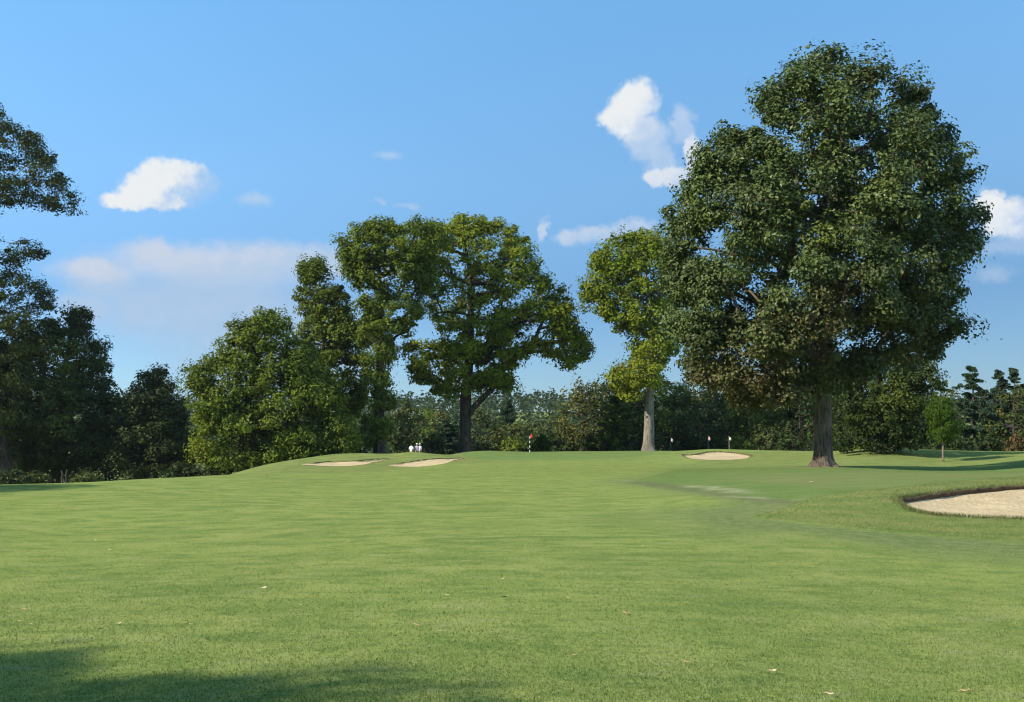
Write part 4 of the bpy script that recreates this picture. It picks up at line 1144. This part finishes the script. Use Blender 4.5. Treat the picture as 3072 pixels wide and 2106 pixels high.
# two trees off to the left of the frame, whose shade falls on the fairway
def side_tree(label, x, y, Ht, Rc, zc, seed, n=170, leaf=.22, nper=60):
    zb = gz(x, y); root = empty('shade_tree', (x, y, zb), label, 'tree', None)
    r_ = np.random.default_rng(seed)
    v = r_.normal(size=(n, 3)); v /= np.linalg.norm(v, axis=1, keepdims=True)
    C = v * (r_.uniform(.55, 1, n) ** .6)[:, None] * np.array([Rc, Rc, (Ht - zc) / 2]) * .9 + np.array([0, 0, (Ht + zc) / 2])
    T = [(0, 0, -.2), (.1, 0, Ht * .3), (0, .1, Ht * .6), (0, 0, Ht * .85)]
    V, F = trunk_mesh(T, [.45, .35, .2, .06], 14, .8, .06, seed); np_obj('trunk', V, F, BARK, root, smooth=True)
    TN = [np.array([0, 0, z]) for z in np.linspace(zc, Ht * .85, 8)]
    Pn, par, rad, nt = grow(TN, C, tip=.03)
    V, F = tube_mesh([(Pn[par[i]], Pn[i], rad[i] * 1.1, rad[i]) for i in range(nt, len(Pn))], 4); np_obj('twigs', V, F, BARK, root, smooth=True)['kind'] = 'stuff'
    leaf_cloud('crown', C, r_.uniform(.7, 1.3, n), nper, leaf, .6, LM['maple'], root, r_.uniform(.2, .8, n), np.full(n, .55))
side_tree('tree left of the camera whose shadow crosses the near fairway', -21.6, -5.0, 14.4, 5.0, 4.3, 61, 640, leaf=.31, nper=88)
side_tree('tree beyond the left frame edge shading the far left fairway', -30.8, 28, 12, 4.3, 3.5, 62, 300)

# far wooded hill: one mass
def far_wood():
    n = 3300
    d = rng.uniform(240, 760, n); s = rng.uniform(-.95, .95, n); x = s * d
    z = base_h(x, d)
    hgt = rng.uniform(6, 17, n); Rr = rng.uniform(3.4, 6.0, n)
    C = np.stack([x, d, z + hgt * .6], -1)
    tint = vnoise(C / 20, 5); hue = .5 + (vnoise(C / 14, 6) - .5) * .5
    o = leaf_cloud('far_woodland', C, Rr, 30, 2.1, .7, LM['far'], None, tint, np.clip(hue, .35, .9), flat=1.15, outc=np.array([0, 400, -300.]))
    tag(o, 'distant wooded hill rising behind the wood', 'woodland', kind='stuff')
far_wood()
print('foliage tris', TRIS[0])

# ------------------------------------------------------------------ flags
def frust(pts, rads, sides=8):
    sg = [(np.array(pts[i], float), np.array(pts[i + 1], float), rads[i], rads[i + 1]) for i in range(len(pts) - 1)]
    return tube_mesh(sg, sides)
FLAG_RED = simple_mat('flag_red_cloth', (.62, .05, .03), .8, .2, .2, 5)
FLAG_PINK = simple_mat('flag_pink_cloth', (.75, .42, .42), .8, .2, .15, 5)
FLAG_WHITE = simple_mat('flag_white_cloth', (.72, .62, .58), .8, .2, .1, 5)
POLE_W = simple_mat('pole_white_paint', (.75, .75, .73), .4, .4, .05)
POLE_B = simple_mat('pole_black_paint', (.015, .015, .018), .4, .4, .05)
POLE_T = simple_mat('pole_tan', (.33, .28, .17), .5, .3, .1)
POLE_G = simple_mat('pole_dark_teal', (.02, .05, .055), .5, .3, .1)


def flag_cloth(h, wv, mat, parent, z0, droop=.8, sx=1):
    n, m = 12, 9; V = []
    for i in range(n):
        for j in range(m):
            u = j / (m - 1); v = i / (n - 1)
            x = sx * u * wv * (1 - .35 * droop * v * u) * (0.75 + .25 * math.sin(v * 3.1)); y = .05 * math.sin(u * 7 + v * 2) * u
            z = z0 - v * h * (1 - .15 * u) - droop * u * u * h * .55
            V.append((x, y, z))
    F = [(i * m + j, i * m + j + 1, (i + 1) * m + j + 1, (i + 1) * m + j) for i in range(n - 1) for j in range(m - 1)]
    o = np_obj('flag_cloth', V, F, mat, parent, smooth=True)
    md = o.modifiers.new('thickness', 'SOLIDIFY'); md.thickness = .006
    return o


def flagstick(label, px, d, topz, mats, band, cloth, fh, fw, droop, sx, r=.028, group=None, zb=None):
    x = at(px, 1000, d)[0]; zb = gz(x, d) if zb is None else zb
    root = empty('flagstick', (x, d, zb), label, 'golf flag', group)
    Ht = topz - zb; n = max(1, int(round(Ht / band))); 
    for i in range(n):
        V, F = frust([(0, 0, Ht * i / n), (0, 0, Ht * (i + 1) / n)], [r, r], 10)
        np_obj('pole_band' if len(mats) > 1 else 'pole', V, F, mats[i % len(mats)], root, smooth=True)
    V, F = frust([(0, 0, Ht - .001), (0, 0, Ht + .05), (0, 0, Ht + .08)], [r * 1.2, r * 1.2, .005], 8); np_obj('knob', V, F, mats[-1], root, smooth=True)
    flag_cloth(fh, fw, cloth, root, Ht - .02, droop, sx)
    return root
gx = at(1590, 1356, 121)
flagstick('red flag on a black and white striped stick on the putting green', 1589, 121, at(1590, 1302, 121)[2], [POLE_W, POLE_B], .27, FLAG_RED, .46, .42, .6, 1, r=.036)
PG = 'practice flags in front of the wood'
flagstick('pink flag on a dark pole, leftmost of the three practice flags', 2008, 119, at(2008, 1314, 119)[2], [POLE_G], 9, FLAG_PINK, .38, .32, .8, 1, .024, PG)
flagstick('pink flag on a dark pole, middle of the three practice flags', 2119, 118, at(2119, 1309, 118)[2], [POLE_G], 9, FLAG_PINK, .40, .32, .8, 1, .024, PG)
flagstick('whitish flag on a tan pole, rightmost of the three practice flags', 2181, 115, at(2181, 1310, 115)[2], [POLE_T], 9, FLAG_WHITE, .36, .32, .8, 1, .024, PG)

# ------------------------------------------------------------------ people beyond the edge of the green
SKIN = simple_mat('skin', (.42, .25, .17), .55, .35, .08)
HAIR = simple_mat('dark_hair', (.03, .02, .015), .6, .3, .2)
CL_WHITE = simple_mat('white_shirt', (.80, .80, .84), .85, .2, .05)
CL_PINK = simple_mat('pale_pink_shirt', (.72, .50, .62), .85, .2, .05)
CL_LILAC = simple_mat('pale_lilac_shirt', (.62, .60, .76), .85, .2, .05)
CL_KHAKI = simple_mat('khaki_trousers', (.30, .25, .17), .85, .2, .1)
CL_NAVY = simple_mat('navy_shorts', (.03, .04, .08), .85, .2, .1)
CAPW = simple_mat('white_cap', (.80, .78, .80), .8, .2, .04)
SHOE = simple_mat('white_shoe', (.6, .6, .6), .6, .3, .1)


def skin_obj(name, verts, edges, radii, mat, parent, root=0, sub=2):
    me = bpy.data.meshes.new(name); me.from_pydata(verts, edges, []); o = link(bpy.data.objects.new(name, me), parent)
    me.materials.append(mat)
    md = o.modifiers.new('skin', 'SKIN'); md.use_smooth_shade = True
    for i, (a, b_) in enumerate(radii): me.skin_vertices[0].data[i].radius = (a, b_)
    for i in range(len(verts)): me.skin_vertices[0].data[i].use_root = (i == root)
    ms = o.modifiers.new('sub', 'SUBSURF'); ms.levels = sub; ms.render_levels = sub
    return o


def ellipsoid(name, cen, rad, mat, parent, seg=14, zmin=-1.0):
    V, F = [], []
    rings = 9
    for i in range(rings + 1):
        ph = -math.pi / 2 + math.pi * i / rings; zz = max(math.sin(ph), zmin)
        for j in range(seg):
            a = 2 * math.pi * j / seg; V.append((cen[0] + rad[0] * math.cos(ph) * math.cos(a), cen[1] + rad[1] * math.cos(ph) * math.sin(a), cen[2] + rad[2] * zz))
    F = [(i * seg + j, i * seg + (j + 1) % seg, (i + 1) * seg + (j + 1) % seg, (i + 1) * seg + j) for i in range(rings) for j in range(seg)]
    return np_obj(name, V, F, mat, parent, smooth=True)


def person(label, px, d, Ht, yaw, shirt, bottoms, cap, arm=.2, stride=.1, hair=True):
    x = at(px, 1000, d)[0]; zb = gz(x, d)
    root = empty('person', (x, d, zb), label, 'person'); root.rotation_euler = (0, 0, yaw)
    k = Ht / 1.75
    s = lambda *p: tuple(q * k for q in p)
    # one continuous body from the pelvis: 0 pelvis ... head, arms, legs
    v = [s(0, 0, .95), s(0, 0, 1.15), s(0, .01, 1.38), s(0, .01, 1.50), s(0, -.01, 1.58), s(0, -.02, 1.66),
         s(.17, .01, 1.42), s(.24, 0, 1.16), s(.24, -arm, .95), s(.24, -arm - .03, .86),
         s(-.17, .01, 1.42), s(-.24, 0, 1.16), s(-.22, -arm * 1.3, .97), s(-.21, -arm * 1.4 - .03, .88),
         s(.09, 0, .88), s(.10, -stride, .48), s(.10, -stride * .6, .08), s(.10, -stride * .6 - .14, .03),
         s(-.09, 0, .88), s(-.10, stride, .48), s(-.10, stride * 1.5, .08), s(-.10, stride * 1.5 - .14, .03)]
    e = [(0, 1), (1, 2), (2, 3), (3, 4), (4, 5), (2, 6), (6, 7), (7, 8), (8, 9), (2, 10), (10, 11), (11, 12), (12, 13), (0, 14), (14, 15), (15, 16), (16, 17), (0, 18), (18, 19), (19, 20), (20, 21)]
    r = [(.13, .10), (.125, .09), (.14, .10), (.05, .05), (.075, .085), (.085, .10), (.055, .055), (.042, .042), (.034, .034), (.028, .04),
         (.055, .055), (.042, .042), (.034, .034), (.028, .04), (.085, .085), (.058, .058), (.038, .038), (.035, .025), (.085, .085), (.058, .058), (.038, .038), (.035, .025)]
    skin_obj('body', v, e, [(a * k, b_ * k) for a, b_ in r], SKIN, root)
    vs = [s(0, 0, .93), s(0, 0, 1.15), s(0, .01, 1.38), s(0, .01, 1.475), s(.17, .01, 1.425), s(.235, .0, 1.20), s(-.17, .01, 1.425), s(-.235, .0, 1.20)]
    skin_obj('shirt', vs, [(0, 1), (1, 2), (2, 3), (2, 4), (4, 5), (2, 6), (6, 7)], [(q * k, w_ * k) for q, w_ in [(.155, .125), (.15, .118), (.165, .125), (.062, .062), (.075, .075), (.066, .066), (.075, .075), (.066, .066)]], shirt, root)
    vt = [s(0, 0, .97), s(.09, 0, .88), s(.10, -stride, .50), s(-.09, 0, .88), s(-.10, stride, .50)]
    skin_obj('trousers', vt, [(0, 1), (1, 2), (0, 3), (3, 4)], [(q * k, w_ * k) for q, w_ in [(.15, .12), (.10, .10), (.08, .08), (.10, .10), (.08, .08)]], bottoms, root)
    hz = 1.665 * k
    for sx in (-1, 1): ellipsoid('ear', (sx * .078 * k, .0, 1.63 * k), (.012, .02, .03), SKIN, root, 8)
    for sx in (-1, 1): ellipsoid('eye', (sx * .03 * k, -.098 * k, 1.64 * k), (.010, .008, .008), HAIR, root, 8)
    ellipsoid('nose', (0, -.108 * k, 1.615 * k), (.014, .022, .024), SKIN, root, 8)
    ellipsoid('mouth', (0, -.096 * k, 1.575 * k), (.025, .008, .006), simple_mat('lips', (.3, .1, .08)), root, 8)
    if hair: ellipsoid('hair', (0, .012 * k, 1.675 * k), (.092 * k, .108 * k, .088 * k), HAIR, root, 14, -.35)
    if cap:
        ellipsoid('cap', (0, .0, 1.70 * k), (.10 * k, .118 * k, .085 * k), CAPW, root, 14, -.1)
        ellipsoid('cap_brim', (0, -.12 * k, 1.695 * k), (.075 * k, .09 * k, .012), CAPW, root, 12)
    # fingers of each hand, bent
    for (ax, ay, az, sg) in ((.24, -arm - .03, .86, 1), (-.21, -arm * 1.4 - .03, .88, -1)):
        for f in range(4):
            fy = (f - 1.5) * .020; ln = (.065, .075, .07, .055)[f]
            skin_obj('finger', [s(ax, ay + fy, az + .01), s(ax - sg * .004, ay + fy, az - ln * .55), s(ax - sg * .02, ay + fy, az - ln)], [(0, 1), (1, 2)], [(.009, .009)] * 2 + [(.007, .007)], SKIN, root, 0, 1)
        skin_obj('thumb', [s(ax, ay - .03, az + .03), s(ax - sg * .012, ay - .05, az), s(ax - sg * .018, ay - .052, az - .03)], [(0, 1), (1, 2)], [(.011, .011)] * 2 + [(.008, .008)], SKIN, root, 0, 1)
    for sx, yy in ((1, -stride * .6), (-1, stride * 1.5)):
        ellipsoid('shoe', (sx * .10 * k, (yy - .07) * k, .04 * k), (.05, .14, .045), SHOE, root, 10)
    return root
person('person in a white shirt with dark bare hair, left of the three behind the green', 1237, 111.5, 1.76, R(160), CL_WHITE, CL_KHAKI, False, .12)
person('person in a pink shirt and white cap, middle of the three behind the green', 1253.5, 111.8, 1.80, R(20), CL_PINK, CL_NAVY, True, .25)
person('person in a pale lilac shirt and white cap, right of the three behind the green', 1262.5, 112.3, 1.78, R(-40), CL_LILAC, CL_NAVY, True, .2)

# ------------------------------------------------------------------ fallen leaves
LEAF_T = simple_mat('dry_leaf_tan', (.60, .37, .20), .7, .3, .25, 30); LEAF_P = simple_mat('dry_leaf_pale', (.60, .46, .28), .7, .3, .2, 30)
LEAF_D = simple_mat('dry_leaf_dark', (.05, .035, .02), .7, .3, .3, 30); LEAF_Y = simple_mat('dry_leaf_yellow', (.60, .42, .12), .7, .3, .2, 30)
def fallen_leaf(label, px, py, wpx, mat, seed):
    x, y = to_ground(px, py); z = gz(x, y)
    r_ = np.random.default_rng(seed); s = wpx / FPX * y * 1.15
    n = 9; V = []; 
    lob = [0.0, .16, .42, .25, .50, .30, .46, .20, .0]
    for i in range(n):
        u = i / (n - 1) - .5; wv = lob[i] * .75 + (.02 if 0 < i < n - 1 else 0)
        cz = .95 * u * u + .06
        V += [(u * s, -wv * s * .6, (cz + wv * .30) * s), (u * s, 0, cz * s * .7), (u * s, wv * s * .6, (cz + wv * .35) * s)]
    F = []
    for i in range(n - 1):
        for j in (0, 1): F.append((i * 3 + j, i * 3 + j + 1, (i + 1) * 3 + j + 1, (i + 1) * 3 + j))
    root = empty('fallen_leaf', (x, y, z + .016), label, 'leaf', 'fallen leaves on the fairway')
    root.rotation_euler = (r_.uniform(-.25, .25), r_.uniform(-.2, .2), r_.uniform(-.7, .7))
    o = np_obj('blade', V, F, mat, root, smooth=True); md = o.modifiers.new('thickness', 'SOLIDIFY'); md.thickness = .0012
    V, F = frust([(-.5 * s, 0, .10 * s), (-.68 * s, .03 * s, .14 * s), (-.8 * s, .02 * s, .08 * s)], [.02 * s, .015 * s, .012 * s], 5); np_obj('stalk', V, F, mat, root)
for i, (px, py, wv, mt, lb) in enumerate([
    (287, 1618, 8, LEAF_P, 'tiny pale leaf, farthest of the fallen leaves on the left'),
    (329, 1650, 12, LEAF_P, 'small pale leaf just nearer than the farthest left one'),
    (1044, 1630, 11, LEAF_P, 'faint pale leaf alone on the middle fairway'),
    (134, 1749, 9, LEAF_Y, 'small yellow leaf alone near the left edge'),
    (789, 1776, 19, LEAF_P, 'long pale curled leaf alone left of centre'),
    (1342, 1794, 11, LEAF_P, 'small pale leaf left of the black leaf'),
    (75, 1839, 13, LEAF_T, 'tan leaf above a cluster of crumbs at the left edge'),
    (58, 1877, 9, LEAF_P, 'tiny leaf, left one of the pair at the left edge'),
    (95, 1887, 10, LEAF_P, 'tiny leaf, right one of the pair at the left edge'),
    (300, 1901, 11, LEAF_D, 'small brown leaf above the left part of the near shadow'),
    (357, 1885, 12, LEAF_P, 'small grey-tan leaf beside the small brown one'),
    (572, 1887, 10, LEAF_P, 'small pale leaf left of centre above the near shadow'),
    (1249, 1888, 18, LEAF_T, 'big tan leaf above the tip of the near shadow'),
    (1319, 1905, 9, LEAF_P, 'tiny pale leaf right of the big tan one'),
    (1186, 1921, 10, LEAF_D, 'small dark leaf left below the big tan one'),
    (902, 1827, 7, LEAF_P, 'very faint small leaf between two larger ones'),
    (1512, 1800, 16, LEAF_D, 'black leaf standing out in the centre'),
    (1508, 1741, 9, LEAF_P, 'pale leaf above the black leaf'),
    (1706, 1802, 9, LEAF_T, 'small tan leaf right of the black leaf'),
    (1880, 1852, 18, LEAF_T, 'pink-tan leaf right of centre'),
    (2063, 2002, 19, LEAF_T, 'orange-brown crumpled leaf near the bottom right of centre'),
    (2318, 2028, 23, LEAF_P, 'grey-white curled leaf near the bottom'),
    (2897, 2088, 26, LEAF_T, 'tan long leaf at the bottom right'),
    (2490, 2098, 22, LEAF_P, 'pale leaf cut by the bottom edge of the picture'),
    (2326, 1547, 8, LEAF_T, 'tiny leaf on the tip of the bunker bank'),
    (1725, 1981, 14, LEAF_T, 'faint brown leaf sunk in the grass near the bottom centre'),
    (2437, 1447, 12, LEAF_P, 'pale leaf on the rough below the huge oak'),
    (2760, 1364, 12, LEAF_P, 'pale patch-like leaf litter on the far mound')]):
    fallen_leaf(lb, px, py, wv, mt, i)

# a bird far off in the sky at the right
FEATHER = simple_mat('dark_feather', (.06, .06, .07), .7)
bx = at(3004, 1018, 150); br = empty('bird', bx, 'tiny dark bird in the sky right of the huge oak', 'bird')
ellipsoid('body', (0, 0, 0), (.16, .055, .05), FEATHER, br, 10)
for sgn in (-1, 1):
    V = [(.06, 0, .02), (-.05, 0, .02), (.02, sgn * .22, .12), (.10, sgn * .20, .12), (-.02, sgn * .42, .06), (.02, sgn * .42, .06)]
    np_obj('wing', V, [(0, 1, 2, 3), (3, 2, 4, 5)], FEATHER, br).modifiers.new('t', 'SOLIDIFY').thickness = .012
V = [(-.14, .02, 0), (-.14, -.02, 0), (-.27, -.05, .01), (-.27, .05, .01)]
np_obj('tail', V, [(0, 1, 2, 3)], FEATHER, br).modifiers.new('t', 'SOLIDIFY').thickness = .01

# ------------------------------------------------------------------ thin summer haze: one closed box round everything
def haze():
    m, t, out = material('haze')
    v = t.new('ShaderNodeVolumePrincipled'); v.inputs['Color'].default_value = c4(.78, .87, 1.0); v.inputs['Density'].default_value = HAZE_DENSITY
    v.inputs['Anisotropy'].default_value = 0.2
    t.l.new(v.outputs[0], out.inputs['Volume'])
    x0, x1, y0, y1, z0, z1 = -4200, 4200, -460, 1540, -14, 62
    V = [(x, y, z) for z in (z0, z1) for (x, y) in ((x0, y0), (x1, y0), (x1, y1), (x0, y1))]
    F = [(0, 3, 2, 1), (4, 5, 6, 7), (0, 1, 5, 4), (1, 2, 6, 5), (2, 3, 7, 6), (3, 0, 4, 7)]
    tag(np_obj('haze', V, F, m), kind='stuff')
HAZE_DENSITY = 0.00006
haze()
